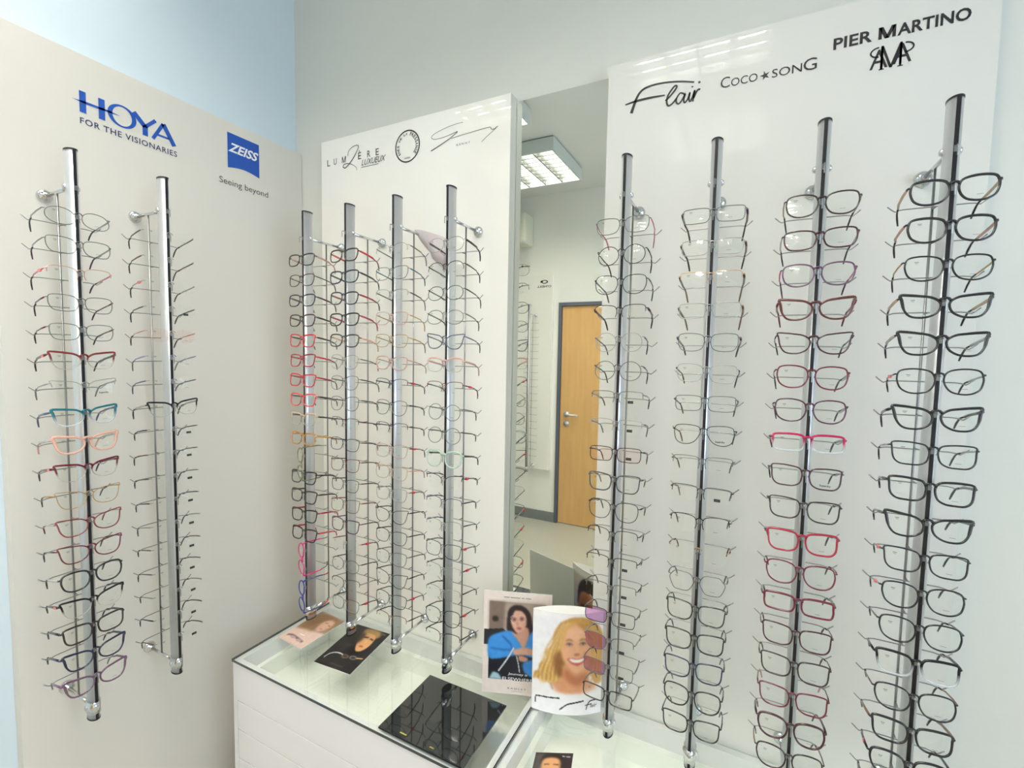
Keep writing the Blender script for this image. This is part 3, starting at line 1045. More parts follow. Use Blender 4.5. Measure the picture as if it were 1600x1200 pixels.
G['B3'] = [('s', 'oval', 'silver', 'grey', 'grey'), ('m', 'soft', 'grey', 'teal', 'teal'), ('s', 'soft', 'silver', 'dark grey', 'grey'), ('m', 'soft', 'rose', 'gold', 'gold'), ('m', 'soft', 'gold', 'gold', 'bronze'),
           ('t', 'soft', 'rose', 'rose', 'rose'), ('s', 'soft', 'navy', 'dark grey', 'black', 'r'), ('m', 'panto', 'grey', 'dark grey', 'dark grey'), ('s', 'soft', 'plum', 'dark burgundy', 'dark brown'),
           ('m', 'soft', 'rose', 'plum', 'plum', 'r'), ('m', 'soft', 'beige', 'rose', 'beige'), ('m', 'soft', 'silver', 'grey', 'grey', 'r'), ('m', 'cat', 'dark brown', 'black', 'black'), ('m', 'soft', 'dark grey', 'dark grey', 'dark grey'),
           ('m', 'soft', 'grey', 'grey', 'dark grey'), ('m', 'cat', 'dark grey', 'black', 'black'), ('m', 'soft', 'dark grey', 'grey', 'grey', 'r'), ('s', 'soft', 'bronze', 'black', 'black')]
G['B4'] = [('m', 'oval', 'silver', 'dark brown', 'black', 'w'), ('s', 'oval', 'brown', 'dark brown', 'black'), ('m', 'oval', 'dark green', 'black', 'black'), ('m', 'oval', 'grey', 'grey', 'black'),
           ('t', 'cat', 'slate blue', 'slate blue', 'dark grey'), ('b', 'soft', 'rose', 'rose', 'rose'), ('s', 'soft', 'red-brown', 'black', 'black', 'r'), ('m', 'round', 'grey', 'grey', 'dark grey'), ('m', 'round', 'grey', 'dark grey', 'black'),
           ('h', 'panto', 'mint', 'dark green', 'dark grey'), ('s', 'cat', 'black', 'black', 'black', 'r'), ('s', 'soft', 'slate blue', 'dark grey', 'dark grey'), ('s', 'soft', 'silver', 'black', 'black'), ('m', 'square', 'dark grey', 'grey', 'dark grey', 'r'),
           ('s', 'square', 'silver', 'black', 'dark grey', 'r'), ('s', 'soft', 'silver', 'black', 'black'), ('m', 'panto', 'black', 'black', 'grey', 'r'), ('s', 'soft', 'dark brown', 'black', 'dark burgundy')]
G['R1'] = [('m', 'soft', 'grey', 'pink', 'pink'), ('m', 'round', 'dark grey', 'dark grey', 'black'), ('m', 'panto', 'dark grey', 'grey', 'dark grey'), ('s', 'soft', 'dark grey', 'plum', 'black', 'w'), ('m', 'round', 'silver', 'grey', 'dark grey'),
           ('m', 'round', 'grey', 'grey', 'dark grey'), ('s', 'rect', 'grey', 'silver', 'dark grey', 'k'), ('s', 'rect', 'silver', 'grey', 'grey', 'k'), ('m', 'rect', 'dark brown', 'dark grey', 'dark grey', 'Rk'), ('t', 'square', 'dark grey', 'dark grey', 'dark grey'),
           ('m', 'panto', 'dark grey', 'dark grey', 'dark grey'), ('s', 'soft', 'dark grey', 'grey', 'black'), ('s', 'rect', 'dark grey', 'grey', 'dark grey', 'k'), ('s', 'rect', 'grey', 'dark grey', 'dark grey', 'k'), ('m', 'rect', 'dark grey', 'grey', 'black', 'kL'),
           ('s', 'soft', 'grey', 'silver', 'plum', 'kL'), ('m', 'rect', 'grey', 'grey', 'plum', 'kL'), ('t', 'rect', 'dark brown', 'grey', 'grey')]
G['R2'] = [('m', 'rect', 'grey', 'plum', 'dark brown', 'w'), ('m', 'rect', 'silver', 'brown', 'black', 'w'), ('s', 'rect', 'beige', 'brown', 'bronze', 'w'), ('m', 'rect', 'silver', 'bronze', 'bronze', 'w'), ('m', 'soft', 'grey', 'plum', 'dark grey', 'w'),
           ('m', 'soft', 'silver', 'dark grey', 'black'), ('m', 'rect', 'grey', 'dark grey', 'black'), ('m', 'avi', 'dark grey', 'dark grey', 'dark grey', 'x'), ('s', 'rect', 'grey', 'grey', 'dark grey'), ('s', 'rect', 'dark grey', 'grey', 'grey', 'k'),
           ('s', 'soft', 'black', 'silver', 'dark grey'), ('n', 'panto', 'gold', 'brown', 'brown'), ('m', 'oct', 'grey', 'grey', 'dark grey'), ('t', 'square', 'dark green', 'dark green', 'dark grey'), ('t', 'square', 'black', 'black', 'dark grey'),
           ('t', 'square', 'navy', 'black', 'slate blue'), ('t', 'panto', 'black', 'black', 'dark grey'), ('t', 'square', 'black', 'dark grey', 'dark grey')]
G['R3'] = [('t', 'panto', 'dark brown', 'beige', 'black'), ('t', 'soft', 'dark burgundy', 'silver', 'black'), ('t', 'panto', 'purple grey', 'magenta', 'plum'), ('a', 'cat', 'tortoise', 'red-brown', 'burgundy'), ('t', 'cat', 'dark burgundy', 'black', 'black'),
           ('t', 'panto', 'burgundy', 'dark burgundy', 'black'), ('t', 'panto', 'plum', 'dark burgundy', 'dark burgundy'), ('f', 'rect', 'raspberry', 'dark grey', 'plum'), ('t', 'square', 'dark burgundy', 'black', 'black', 'x'), ('t', 'square', 'dark brown', 'black', 'black'),
           ('a', 'square', 'crimson', 'dark burgundy', 'dark burgundy'), ('t', 'panto', 'burgundy', 'burgundy', 'dark burgundy'), ('a', 'rect', 'burgundy', 'grey', 'black'), ('t', 'square', 'dark burgundy', 'grey', 'black'), ('t', 'square', 'dark brown', 'brown', 'brown'),
           ('t', 'square', 'burgundy', 'brown', 'rose'), ('a', 'panto', 'dark burgundy', 'dark burgundy', 'dark burgundy'), ('t', 'panto', 'dark brown', 'bronze', 'brown')]
G['R4'] = [('a', 'panto', 'black', 'beige', 'black'), ('a', 'panto', 'black', 'rose', 'black'), ('t', 'panto', 'black', 'gold', 'black'), ('a', 'cat', 'black', 'beige', 'black'), ('a', 'cat', 'black', 'silver', 'black'), ('t', 'panto', 'black', 'silver', 'black', 'p'),
           ('a', 'cat', 'black', 'black', 'black'), ('t', 'square', 'black', 'silver', 'black'), ('a', 'square', 'black', 'grey', 'black'), ('a', 'cat', 'black', 'grey', 'black'), ('t', 'square', 'black', 'grey', 'black', 'p'), ('t', 'panto', 'black', 'silver', 'black', 'p'),
           ('t', 'panto', 'black', 'grey', 'black'), ('f', 'square', 'black', 'black', 'black'), ('t', 'panto', 'black', 'bronze', 'black'), ('a', 'square', 'black', 'bronze', 'black'), ('a', 'panto', 'black', 'black', 'black', 'p'), ('a', 'panto', 'black', 'black', 'black')]
POLES = {'L1': (YL[0], 'L', "left panel's outer pole"), 'L2': (YL[1], 'L', "left panel's inner pole")}
for k in range(4):
    POLES['B%d' % (k + 1)] = (XB[k], 'B', "back panel's %s pole" % ORD[k])
    POLES['R%d' % (k + 1)] = (XR[k], 'B', "right panel's %s pole" % ORD[k])
GOFF = .1675
for key, (c, side, pw) in POLES.items():
    nth = -1
    for k, spec in enumerate(G[key]):
        if spec is None:
            continue
        nth += 1
        z = ROW0 - k * PITCHZ
        where = '%s from top, %s' % (ORDW[nth], pw)
        off = GOFF
        vert = len(spec) > 5 and 'v' in spec[5]
        dx = 0.0
        if vert:
            z -= .028
            dx = .006
            off = .180
            where = 'hung sideways, ' + where
        if side == 'L':
            make_glasses(spec, (off, c + dx, z), R90, where)
        else:
            make_glasses(spec, (c + dx, -off, z), 0, where)

# ------------------------------------------------------------------ glass-topped cabinets
def cabinet(x0, x1, label, drawers):
    y0, y1, zt = -.372, -.002, -.06
    o = empty('display_cabinet', (x0, y0, FZ))
    tag(o, label, 'cabinet', 'glass-topped drawer cabinets')
    W_, Dp, H = x1 - x0, y1 - y0, zt - FZ
    g = box('glass_top', 0, W_, 0, Dp, H - .008, H, GLASS, o)
    g.data.materials.append(GEDGE)
    for p in g.data.polygons:
        if abs(p.normal.z) < .5 and p.normal.y < .5:
            p.material_index = 1
    t = .018
    hb = H - .0085
    box('side_panel', 0, t, .004, Dp, 0, hb, WHITE, o)
    box('side_panel', W_ - t, W_, .004, Dp, 0, hb, WHITE, o)
    box('back_panel', t, W_ - t, Dp - t, Dp, 0, hb, WHITE, o)
    box('front_rail', t, W_ - t, .004, .004 + t, hb - .118, hb, WHITE, o)
    v, f = join_vf([box_vf(t, t + .016, .004 + t, Dp - t, hb - .105, hb - .05), box_vf(W_ - t - .016, W_ - t, .004 + t, Dp - t, hb - .105, hb - .05),
                    box_vf(t + .016, W_ - t - .016, Dp - t - .016, Dp - t, hb - .105, hb - .05)])
    mesh_obj('tray_ledge', v, f, WHITE_IN, o)
    box('tray_floor', t, W_ - t, .004 + t, Dp - t, hb - .117, hb - .105, WHITE_IN, o)
    for k in range(drawers):
        z1 = hb - .121 - k * .092
        box('drawer', t + .001, W_ - t - .001, .004, .30, z1 - .089, z1, WHITE, o, .0012)
    box('plinth', t, W_ - t, .04, .30, 0, .03, BASEB, o)
    return o


cabinet(.177, 1.0585, 'white glass-topped drawer cabinet below the back panel poles', 5)
cabinet(1.0615, 1.99, 'white glass-topped cabinet at the bottom right under the right panel', 5)
GZ = -.06

# ------------------------------------------------------------------ printed cards
class Paint:
    def __init__(s, w, h, bg):
        s.w, s.h = w, h
        s.a = np.ones((h, w, 3)) * np.array(bg, float)
        s.X, s.Y = np.meshgrid((np.arange(w) + .5) / w, (np.arange(h) + .5) / h)

    def blur(s, m, r):
        r = int(r)
        for _ in range(2):
            for ax in (0, 1):
                acc = np.zeros_like(m)
                for k in range(-r, r + 1):
                    acc += np.roll(m, k, ax)
                m = acc / (2 * r + 1)
        return m

    def poly(s, pts, col, soft=1, smooth=True, al=1.0):
        P = catmull(pts, 6, True) if smooth else pts
        ins = np.zeros((s.h, s.w), bool)
        n = len(P)
        for i in range(n):
            x0, y0 = P[i]
            x1, y1 = P[(i + 1) % n]
            if y0 == y1:
                continue
            c = ((s.Y > min(y0, y1)) & (s.Y <= max(y0, y1)))
            xi = x0 + (s.Y - y0) * (x1 - x0) / (y1 - y0)
            ins ^= c & (s.X < xi)
        m = ins.astype(float)
        if soft:
            m = s.blur(m, soft)
        m = (m * al)[..., None]
        s.a = s.a * (1 - m) + np.array(col, float) * m

    def ell(s, cx, cy, rx, ry, col, soft=1, ang=0, al=1.0):
        pts = []
        for k in range(16):
            a = 2 * math.pi * k / 16
            x, y = rx * math.cos(a), ry * math.sin(a)
            pts.append((cx + x * math.cos(ang) - y * math.sin(ang), cy + x * math.sin(ang) + y * math.cos(ang)))
        s.poly(pts, col, soft, True, al)

    def line(s, pts, wd, col, soft=0, al=1.0):
        P = catmull(pts, 5) if len(pts) > 2 else [np.array(p) for p in pts]
        V, F = ribbon_vf(P, wd)
        out = [V[2 * i] for i in range(len(P))] + [V[2 * i + 1] for i in reversed(range(len(P)))]
        s.poly(out, col, soft, False, al)

    def noise(s, amp, seed=1, r=2):
        g = np.random.RandomState(seed).randn(s.h, s.w)
        g = s.blur(g, r) * r * 2
        s.a = np.clip(s.a + g[..., None] * amp, 0, 255)


def print_sheet(name, paint, mapper, parent, thick=.0006):
    """grid mesh carrying the printed picture; mapper(u,v,off): u right, v up, 0..1"""
    h, w = paint.h, paint.w
    us = np.linspace(0, 1, w)
    vs_ = np.linspace(1, 0, h)
    V = [mapper(u, v_, thick) for v_ in vs_ for u in us]
    F = [(i * w + j, (i + 1) * w + j, (i + 1) * w + j + 1, i * w + j + 1) for i in range(h - 1) for j in range(w - 1)]
    o = mesh_obj(name, V, F, print_mat(), parent, True)
    att = o.data.color_attributes.new('ink', 'FLOAT_COLOR', 'POINT')
    c = np.clip(paint.a / 255.0, 0, 1)
    c = np.where(c <= .04045, c / 12.92, ((c + .055) / 1.055) ** 2.4)
    rgba = np.concatenate([c, np.ones((h, w, 1))], 2).astype(np.float32)
    att.data.foreach_set('color', rgba.reshape(-1))
    return o


def slab_map(org, eu, ev, en):
    org, eu, ev, en = Vector(org), Vector(eu), Vector(ev), Vector(en).normalized()

    def f(u, v_, off=0.0):
        return tuple(org + eu * u + ev * v_ + en * off)
    return f


def sheet_body(name, mp, material, parent, t):
    V = [mp(0, 0, 0), mp(1, 0, 0), mp(1, 1, 0), mp(0, 1, 0), mp(0, 0, -t), mp(1, 0, -t), mp(1, 1, -t), mp(0, 1, -t)]
    return mesh_obj(name, V, [(0, 1, 2, 3), (7, 6, 5, 4), (4, 5, 1, 0), (5, 6, 2, 1), (6, 7, 3, 2), (7, 4, 0, 3)], material, parent)


CARD = mat('card_white', (236, 234, 230), 0.6)
CARDG = mat('card_grey', (206, 206, 198), 0.6)

# --- tall card with the woman in a blue coat
p = Paint(112, 172, (226, 214, 206))
p.poly([(.09, .10), (.91, .10), (.91, .86), (.09, .86)], (150, 134, 122), 0, False)
p.poly([(.30, .10), (.91, .10), (.91, .40), (.30, .40)], (166, 150, 138), 3, False)
p.poly([(.09, .10), (.09, .40), (.30, .40), (.32, .10)], (122, 104, 94), 2, False)
p.poly([(.02, .38), (.30, .36), (.45, .45), (.30, .52), (.02, .53)], (34, 34, 44), 0, False)
p.poly([(.09, .58), (.91, .58), (.91, .86), (.09, .86)], (24, 24, 34), 0, False)
p.ell(.18, .27, .045, .028, (40, 32, 32), 1)
p.poly([(.35, .30), (.37, .18), (.46, .125), (.58, .13), (.68, .19), (.72, .30), (.74, .42), (.62, .47), (.42, .44), (.36, .39)], (38, 24, 28), 1)
p.poly([(.55, .36), (.66, .34), (.68, .50), (.60, .58), (.52, .50)], (196, 146, 122), 1)
p.poly([(.40, .24), (.44, .185), (.54, .175), (.62, .22), (.63, .31), (.58, .385), (.52, .405), (.45, .36), (.41, .30)], (214, 168, 146), 1)
p.poly([(.38, .29), (.40, .20), (.47, .15), (.44, .21), (.41, .28)], (40, 26, 30), 1)
p.ell(.455, .265, .040, .030, (182, 132, 118), 1)
p.ell(.565, .255, .042, .030, (186, 138, 122), 1)
p.ell(.455, .263, .016, .009, (48, 32, 34), 1)
p.ell(.565, .253, .018, .009, (48, 32, 34), 1)
p.line([(.51, .26), (.50, .31), (.52, .318)], .012, (176, 122, 104), 1)
p.ell(.525, .348, .036, .011, (168, 80, 84), 1)
p.poly([(.09, .47), (.26, .40), (.42, .38), (.52, .46), (.60, .52), (.70, .38), (.80, .36), (.91, .40), (.91, .62), (.70, .62), (.56, .60), (.44, .62), (.22, .66), (.09, .65)], (58, 140, 214), 1)
p.poly([(.42, .39), (.56, .50), (.60, .56), (.66, .40), (.60, .36), (.50, .40)], (198, 150, 128), 1)
p.line([(.28, .43), (.40, .50), (.44, .57)], .02, (34, 98, 172), 1)
p.line([(.12, .56), (.30, .57), (.44, .56)], .02, (36, 104, 178), 1)
p.poly([(.46, .56), (.66, .53), (.80, .57), (.78, .60), (.62, .60), (.48, .61)], (206, 158, 136), 1)
p.poly([(.54, .61), (.66, .63), (.64, .67), (.54, .66)], (196, 146, 122), 1)
p.poly([(.60, .68), (.74, .64), (.86, .66), (.88, .80), (.76, .82), (.62, .77)], (50, 132, 208), 1)
p.poly([(.10, .86), (.16, .79), (.24, .80), (.30, .86)], (158, 194, 206), 1, False)
p.line([(.46, .54), (.36, .66), (.24, .78)], .018, (196, 200, 206), 0)
p.line([(.50, .62), (.53, .70), (.55, .78)], .014, (176, 182, 190), 0)
p.line([(.40, .262), (.415, .235), (.455, .230), (.495, .24), (.497, .27), (.46, .297), (.42, .29), (.40, .262)], .006, (226, 206, 188), 0, .7)
p.line([(.515, .255), (.53, .225), (.57, .218), (.61, .23), (.615, .26), (.575, .288), (.53, .28), (.515, .255)], .006, (226, 206, 188), 0, .7)
p.noise(3, 3)
A0 = Vector((.9145, -.130, GZ + .0002))
A1 = Vector((1.092, -.066, GZ + .0002))
eu = A1 - A0
en = Vector((eu.y, -eu.x, 0)).normalized()
lean = -en * .012
ev = Vector((0, 0, .284)) + lean
org = A0
mp = slab_map(org, eu, ev, en)
c1 = empty('advert_card', org)
tag(c1, 'beige advert card of a woman in a blue coat, standing on the cabinet', 'card', 'advert cards')
mpl = slab_map((0, 0, 0), eu, ev, en)
sheet_body('card_sheet', mpl, CARDG, c1, .003)
print_sheet('photo_print', p, mpl, c1, .0008)
tl = lambda *a, **k: fit_text(*a, **k)
on_surface('lettering', [tl('Journey is', .38, .67, .185, .215, bold=.004, shear=.3)], mpl, INKW, c1, .0016)
on_surface('lettering', [tl('ELSEWHERE', .30, .74, .138, .168, bold=.003)], mpl, INKW, c1, .0016)
on_surface('lettering', [tl('RADLEY', .38, .65, .052, .068, bold=.005, spacing=1.6), tl('LONDON', .44, .59, .030, .037, spacing=1.4), ] + [rect2(.30 + .02 * q, .314 + .02 * q, .947, .954) for q in range(20) if q not in (4, 12, 15)], mpl, INKG, c1, .0016)
# back strut
tube('card_strut', [tuple(eu * .5 + ev * .55 - en * .004), tuple(eu * .5 - en * .030 + Vector((0, 0, .002)))], .0022, CARDG, c1, 6)

# --- curved two-sided display card
B0, B1 = Vector((1.0605, -.119, GZ + .0003)), Vector((1.2285, -.047, GZ + .0003))
ch = B1 - B0
nrm = Vector((ch.y, -ch.x, 0)).normalized()
HC = .2735


def curved(side):
    def f(u, v_, off=0.0):
        bulge = .020 * (1 - (2 * u - 1) ** 2)
        uu = u if side > 0 else 1 - u
        pnt = ch * uu + nrm * side * (bulge + off) + Vector((0, 0, HC)) * v_
        return tuple(pnt)
    return f


c2 = empty('curved_advert', B0)
tag(c2, 'curved white advert stand with a smiling blonde woman', 'card', 'advert cards')
for side in (1, -1):
    mpc = curved(side)
    n = 24
    V = []
    for off in (0, -.0014):
        for v_ in (0, 1):
            for k in range(n + 1):
                V.append(mpc(k / n, v_, off))
    F = []
    r = n + 1
    for k in range(n):
        F += [(k, k + 1, r + k + 1, r + k), (2 * r + k + 1, 2 * r + k, 3 * r + k, 3 * r + k + 1), (r + k, r + k + 1, 3 * r + k + 1, 3 * r + k), (k + 1, k, 2 * r + k, 2 * r + k + 1)]
    mesh_obj('card_sheet', V, F, CARD, c2, True)
p = Paint(120, 180, (238, 238, 242))
p.poly([(0, 0), (1, 0), (1, .06), (0, .03)], (248, 246, 244), 4, False)
hair = [(.44, .07), (.58, .035), (.76, .045), (.92, .12), (1.0, .28), (1.0, .66), (.90, .70), (.80, .60), (.55, .62), (.40, .68), (.30, .74), (.22, .70), (.14, .74), (.08, .68), (.02, .70), (.04, .62), (.12, .60), (.10, .54), (.20, .46), (.18, .40), (.28, .32), (.30, .20), (.36, .12)]
p.poly(hair, (204, 158, 86), 1)
rs = random.Random(4)
for q in range(34):
    t_ = q / 33
    x0, y0 = .40 + .14 * t_, .08 + .05 * rs.random()
    x3, y3 = .05 + .36 * t_, .66 + .05 * rs.random()
    pts = []
    for k in range(7):
        u_ = k / 6
        bx = x0 + (x3 - x0) * u_ ** 1.25 - .06 * math.sin(math.pi * u_) * (1 - t_)
        pts.append((bx + .022 * math.sin(u_ * 9 + q * 1.3) * u_, y0 + (y3 - y0) * u_))
    p.line(pts, rs.uniform(.008, .020), [(236, 204, 138), (168, 116, 56), (222, 182, 108), (142, 94, 44), (244, 218, 160)][q % 5], 1, .65)
for q in range(16):
    x0 = .66 + .018 * q
    p.line([(x0, .05 + .006 * q), (.86 + .008 * q, .22), (.90 + .006 * q + .02 * math.sin(q), .42), (.84 + .012 * q, .66)], rs.uniform(.010, .018), [(230, 196, 124), (166, 112, 54), (212, 168, 96)][q % 3], 1, .6)
p.poly([(.30, .44), (.42, .36), (.46, .52), (.44, .62), (.34, .60)], (120, 74, 36), 3, True, .8)
p.poly([(.46, .50), (.78, .50), (.80, .64), (.92, .72), (.92, .78), (.28, .78), (.26, .72), (.42, .64)], (214, 152, 112), 2)
p.poly([(.48, .54), (.62, .62), (.76, .58), (.78, .66), (.60, .70), (.46, .62)], (176, 104, 66), 3, True, .8)
p.poly([(.40, .30), (.42, .17), (.52, .10), (.66, .10), (.78, .16), (.83, .29), (.82, .42), (.76, .52), (.66, .575), (.56, .555), (.46, .47), (.41, .38)], (226, 172, 134), 2)
p.ell(.60, .20, .13, .07, (240, 194, 156), 5, 0, .8)
p.ell(.48, .41, .045, .05, (234, 176, 134), 4, 0, .9)
p.ell(.76, .42, .04, .05, (206, 136, 92), 4, 0, .9)
p.poly([(.40, .30), (.42, .17), (.52, .095), (.60, .09), (.50, .15), (.45, .24), (.43, .36)], (214, 170, 96), 2)
p.poly([(.60, .09), (.74, .11), (.84, .22), (.85, .40), (.80, .30), (.74, .18)], (196, 148, 78), 2)
for ex_, ey in ((.515, .300), (.705, .295)):
    p.ell(ex_, ey, .048, .017, (188, 128, 92), 2)
    p.ell(ex_, ey, .036, .010, (236, 226, 218), 1)
    p.ell(ex_ + .004, ey, .016, .010, (58, 44, 38), 1)
    p.line([(ex_ - .042, ey + .002), (ex_, ey - .014), (ex_ + .042, ey)], .009, (72, 46, 34), 1)
    p.line([(ex_ - .05, ey - .032), (ex_, ey - .048), (ex_ + .05, ey - .034)], .012, (150, 104, 66), 1)
p.line([(.625, .30), (.632, .37), (.64, .395)], .022, (238, 184, 144), 2, .7)
p.poly([(.585, .400), (.62, .412), (.665, .398), (.65, .385), (.60, .388)], (186, 116, 84), 1)
p.poly([(.495, .440), (.56, .432), (.63, .440), (.70, .428), (.755, .430), (.72, .475), (.65, .505), (.57, .492), (.52, .465)], (186, 84, 76), 1)
p.poly([(.515, .445), (.57, .440), (.63, .447), (.70, .437), (.738, .437), (.705, .465), (.645, .480), (.575, .474)], (246, 242, 236), 1)
p.poly([(.0, .73), (.16, .70), (.28, .72), (.40, .80), (.60, .80), (.84, .76), (.96, .70), (1, .72), (1, 1), (0, 1)], (240, 238, 238), 4)
p.line([(.27, .70), (.30, .76)], .014, (150, 140, 140), 1)
p.line([(.86, .64), (.80, .73)], .014, (176, 166, 160), 1)
p.poly([(.0, .86), (1, .86), (1, 1), (0, 1)], (242, 242, 246), 5, False)
p.line([(.06, .93), (.06, .875), (.09, .855), (.24, .845), (.40, .835)], .014, (34, 34, 42), 0)
p.line([(.40, .95), (.50, .895), (.58, .878), (.74, .858)], .016, (34, 34, 42), 0)
p.noise(2.5, 5)
print_sheet('photo_print', p, curved(1), c2, .0006)
fl = [(.78, .05), (.80, .10), (.84, .135), (.93, .140)]
on_surface('lettering', [ribbon_vf(catmull(fl, 6), .012), ribbon_vf([(.765, .095), (.86, .105)], .009), fit_text('lair', .84, .94, .07, .105, .01, 1, .3)], curved(1), INK, c2, .0014)
p = Paint(90, 140, (232, 230, 226))
p.poly([(.06, .08), (.94, .08), (.94, .98), (.06, .98)], (196, 190, 180), 1, False)
p.poly([(.24, .40), (.26, .20), (.40, .10), (.64, .10), (.78, .22), (.80, .42), (.72, .36), (.66, .26), (.40, .26), (.30, .34)], (40, 28, 24), 1)
p.poly([(.28, .36), (.34, .26), (.66, .25), (.76, .38), (.74, .60), (.64, .76), (.50, .80), (.36, .74), (.28, .56)], (196, 128, 84), 2)
p.poly([(.52, .27), (.76, .36), (.74, .60), (.62, .77), (.54, .78)], (140, 82, 48), 4, True, .8)
for ex_ in (.40, .62):
    p.line([(ex_ - .08, .42), (ex_, .40), (ex_ + .08, .42)], .022, (44, 28, 22), 1)
    p.ell(ex_, .455, .045, .014, (50, 34, 28), 1)
p.line([(.51, .46), (.50, .56), (.53, .58)], .025, (150, 88, 54), 2)
p.line([(.41, .66), (.51, .655), (.61, .66)], .02, (140, 66, 56), 1)
p.poly([(.06, .98), (.16, .86), (.40, .80), (.64, .80), (.86, .86), (.94, .98)], (52, 54, 66), 2)
p.noise(2.5, 9)
print_sheet('photo_print', p, curved(-1), c2, .0006)

# --- leaflets lying on the glass
def flat_card(name, label, corner, ax, ay, paint, t=.0012, body=CARD, z=GZ + .0004):
    o = empty(name, (corner[0], corner[1], z + t))
    tag(o, label, 'leaflet', 'leaflets on the glass tops')
    m_ = slab_map((0, 0, 0), (ax[0], ax[1], 0), (ay[0], ay[1], 0), (0, 0, 1))
    sheet_body('sheet', m_, body, o, t)
    print_sheet('photo_print', paint, m_, o, .0004)
    return o, m_


p = Paint(90, 126, (214, 186, 172))
p.poly([(0, 0), (1, 0), (1, .5), (0, .62)], (150, 128, 104), 3, False)
p.poly([(.10, .62), (.02, .40), (.10, .16), (.34, .02), (.70, .02), (.92, .16), (.96, .34), (.74, .44), (.62, .30), (.52, .46), (.60, .60), (.40, .66)], (150, 112, 74), 3)
for q in range(7):
    p.line([(.16 + q * .03, .60), (.14 + q * .05, .34), (.34 + q * .05, .08)], .025, [(186, 150, 108), (104, 74, 46)][q % 2], 2, .7)
p.poly([(.50, .26), (.60, .14), (.78, .14), (.88, .26), (.84, .42), (.70, .52), (.56, .44)], (214, 170, 148), 3)
p.line([(.58, .25), (.68, .23)], .016, (88, 60, 52), 1)
p.line([(.74, .27), (.84, .28)], .016, (88, 60, 52), 1)
p.line([(.66, .42), (.76, .42)], .02, (176, 92, 92), 1)
p.poly([(.0, .66), (.30, .58), (.70, .56), (1, .50), (1, 1), (0, 1)], (226, 196, 182), 4, False)
p.line([(.12, .86), (.24, .82), (.50, .83), (.78, .86)], .05, (120, 92, 96), 1)
p.ell(.36, .85, .10, .035, (190, 160, 160), 1)
p.ell(.62, .86, .10, .035, (190, 160, 160), 1)
p.line([(.40, .72), (.60, .715)], .02, (246, 236, 230), 0)
p.noise(3, 11)
flat_card('leaflet', 'pinkish leaflet of a long-haired woman under the first back pole', (.204, -.236), (.118, -.008), (.006, .176), p)
p = Paint(96, 126, (24, 20, 20))
p.poly([(.34, .06), (.52, .0), (.74, .02), (.84, .14), (.72, .22), (.52, .18), (.40, .20)], (170, 136, 84), 3)
p.poly([(.40, .16), (.56, .12), (.74, .16), (.80, .30), (.79, .44), (.72, .54), (.62, .56), (.52, .48), (.44, .34)], (214, 158, 104), 1)
p.poly([(.36, .18), (.46, .16), (.50, .34), (.44, .42)], (66, 42, 28), 3)
p.line([(.48, .24), (.60, .22)], .03, (46, 28, 22), 1)
p.line([(.66, .23), (.76, .25)], .026, (46, 28, 22), 1)
p.line([(.58, .44), (.68, .44)], .024, (130, 58, 46), 1)
p.line([(.62, .28), (.65, .36)], .022, (236, 186, 134), 1)
p.line([(.10, .86), (.14, .76), (.26, .70), (.44, .70)], .022, (196, 196, 196), 0)
p.ell(.52, .72, .085, .04, (150, 128, 96), 1)
p.ell(.52, .72, .065, .028, (40, 34, 32), 1)
p.ell(.72, .70, .085, .04, (176, 170, 160), 1)
p.ell(.72, .70, .065, .028, (44, 38, 38), 1)
p.line([(.80, .69), (.94, .66)], .022, (206, 160, 110), 0)
p.line([(.80, .06), (.92, .06)], .03, (120, 116, 110), 1)
p.line([(.34, .92), (.70, .92)], .02, (96, 90, 86), 1)
p.noise(2, 13)
flat_card('leaflet', 'dark leaflet with a lit face and spectacles, under the second back pole', (.407, -.266), (.138, .010), (-.03, .205), p)
p = Paint(80, 70, (30, 33, 31))
p.line([(.16, .93), (.24, .93)], .02, (196, 186, 60), 0)
p.line([(.62, .93), (.68, .93)], .02, (150, 150, 60), 0)
p.line([(.55, .70), (.60, .70)], .03, (110, 130, 120), 1)
GB = mat('black_gloss_board', (26, 29, 28), 0.06, coat=1.0, coat_rough=0.0)
bo = empty('sample_board', (.752, -.3635, GZ + .0002))
tag(bo, 'glossy black board lying on the glass top', 'board')
box('board', 0, .2505, 0, .2130, 0, .005, GB, bo, .0008)
on_surface('board_print', [rect2(.060 + .004 * q, .063 + .004 * q, .010, .0135) for q in range(5)] + [rect2(.150 + .004 * q, .153 + .004 * q, .010, .013) for q in range(3)], lambda u, v_, off=0: (u, v_, .005 + off), mat('ink_yellow', (200, 190, 70), .5), bo, .0004)
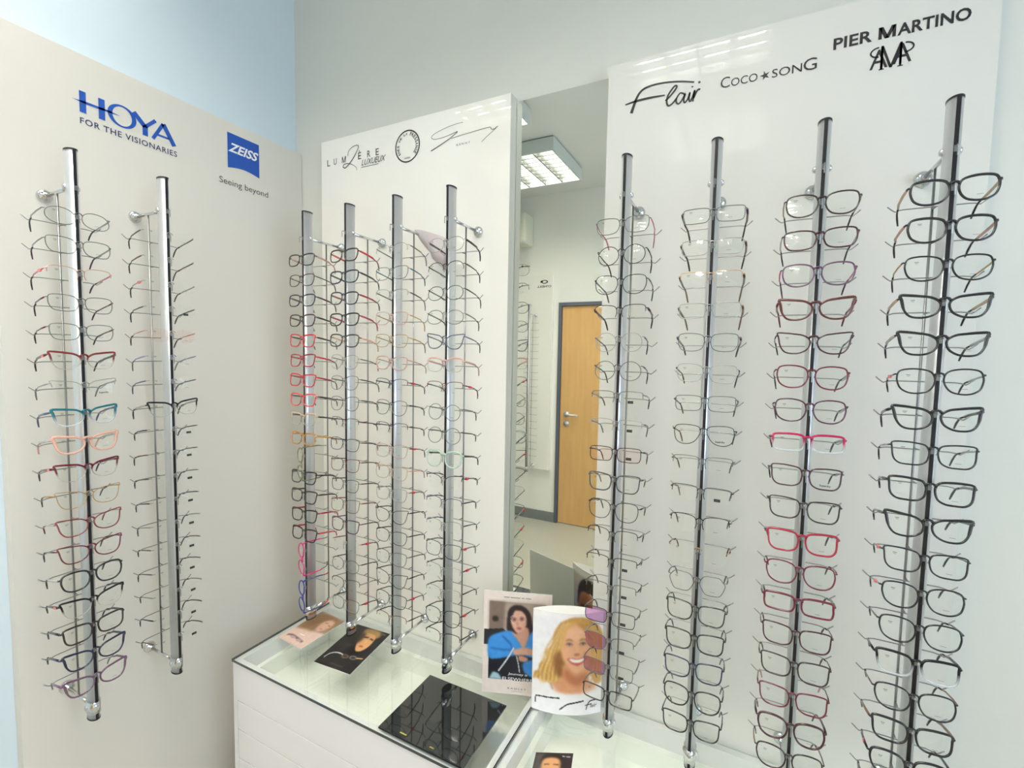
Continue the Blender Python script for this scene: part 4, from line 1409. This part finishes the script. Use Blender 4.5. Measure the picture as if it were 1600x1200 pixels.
p = Paint(70, 90, (44, 36, 42))
p.poly([(.0, .04), (.3, .04), (.26, .96), (.0, .96)], (74, 68, 66), 3, False)
p.poly([(.18, .36), (.20, .12), (.36, .03), (.58, .04), (.72, .16), (.72, .40), (.66, .24), (.30, .24)], (36, 24, 26), 1)
p.poly([(.22, .26), (.34, .16), (.58, .16), (.69, .28), (.69, .56), (.60, .74), (.46, .80), (.32, .72), (.23, .52)], (214, 160, 110), 2)
p.line([(.28, .35), (.42, .345)], .025, (52, 34, 30), 1)
p.line([(.52, .345), (.66, .35)], .025, (52, 34, 30), 1)
p.line([(.72, .10), (.78, .11)], .03, (176, 176, 184), 0)
p.line([(.82, .11), (.93, .12)], .03, (176, 176, 184), 0)
p.line([(.38, .64), (.54, .64)], .02, (150, 80, 70), 1)
p.noise(2, 15)
flat_card('leaflet', 'dark leaflet of a man at the bottom edge, on the right glass top', (1.150, -.335), (.079, .0385), (-.0205, .091), p)

# --- bent leaflet hanging behind the third and fourth back poles
n = 16
V = []
for off in (0, -.0008):
    for i in range(n + 1):
        s = i / n
        x = .592 + .128 * s
        y = -.030 - .035 * math.sin(s * 2.6) * .8
        ztop = 1.258 - .040 * s ** 1.2
        zbot = ztop - .006 - .085 * max(0, s - .06) ** .8 - (.012 if s > .68 else 0)
        V += [(x, y + off, ztop), (x + .01 * s, y + off - .012 * s, zbot)]
F = []
k0 = 2 * (n + 1)
for i in range(n):
    F += [(2 * i, 2 * i + 1, 2 * i + 3, 2 * i + 2), (k0 + 2 * i, k0 + 2 * i + 2, k0 + 2 * i + 3, k0 + 2 * i + 1), (2 * i, 2 * i + 2, k0 + 2 * i + 2, k0 + 2 * i), (2 * i + 1, k0 + 2 * i + 1, k0 + 2 * i + 3, 2 * i + 3)]
pl = mesh_obj('hanging_leaflet', [(a - .592, b + .03, c - 1.258) for a, b, c in V], F, mat('paper_mauve', (204, 194, 196), .7), None, True, (.592, -.03, 1.258))
tag(pl, 'curled mauve paper hanging behind the top of the fourth back pole', 'paper')
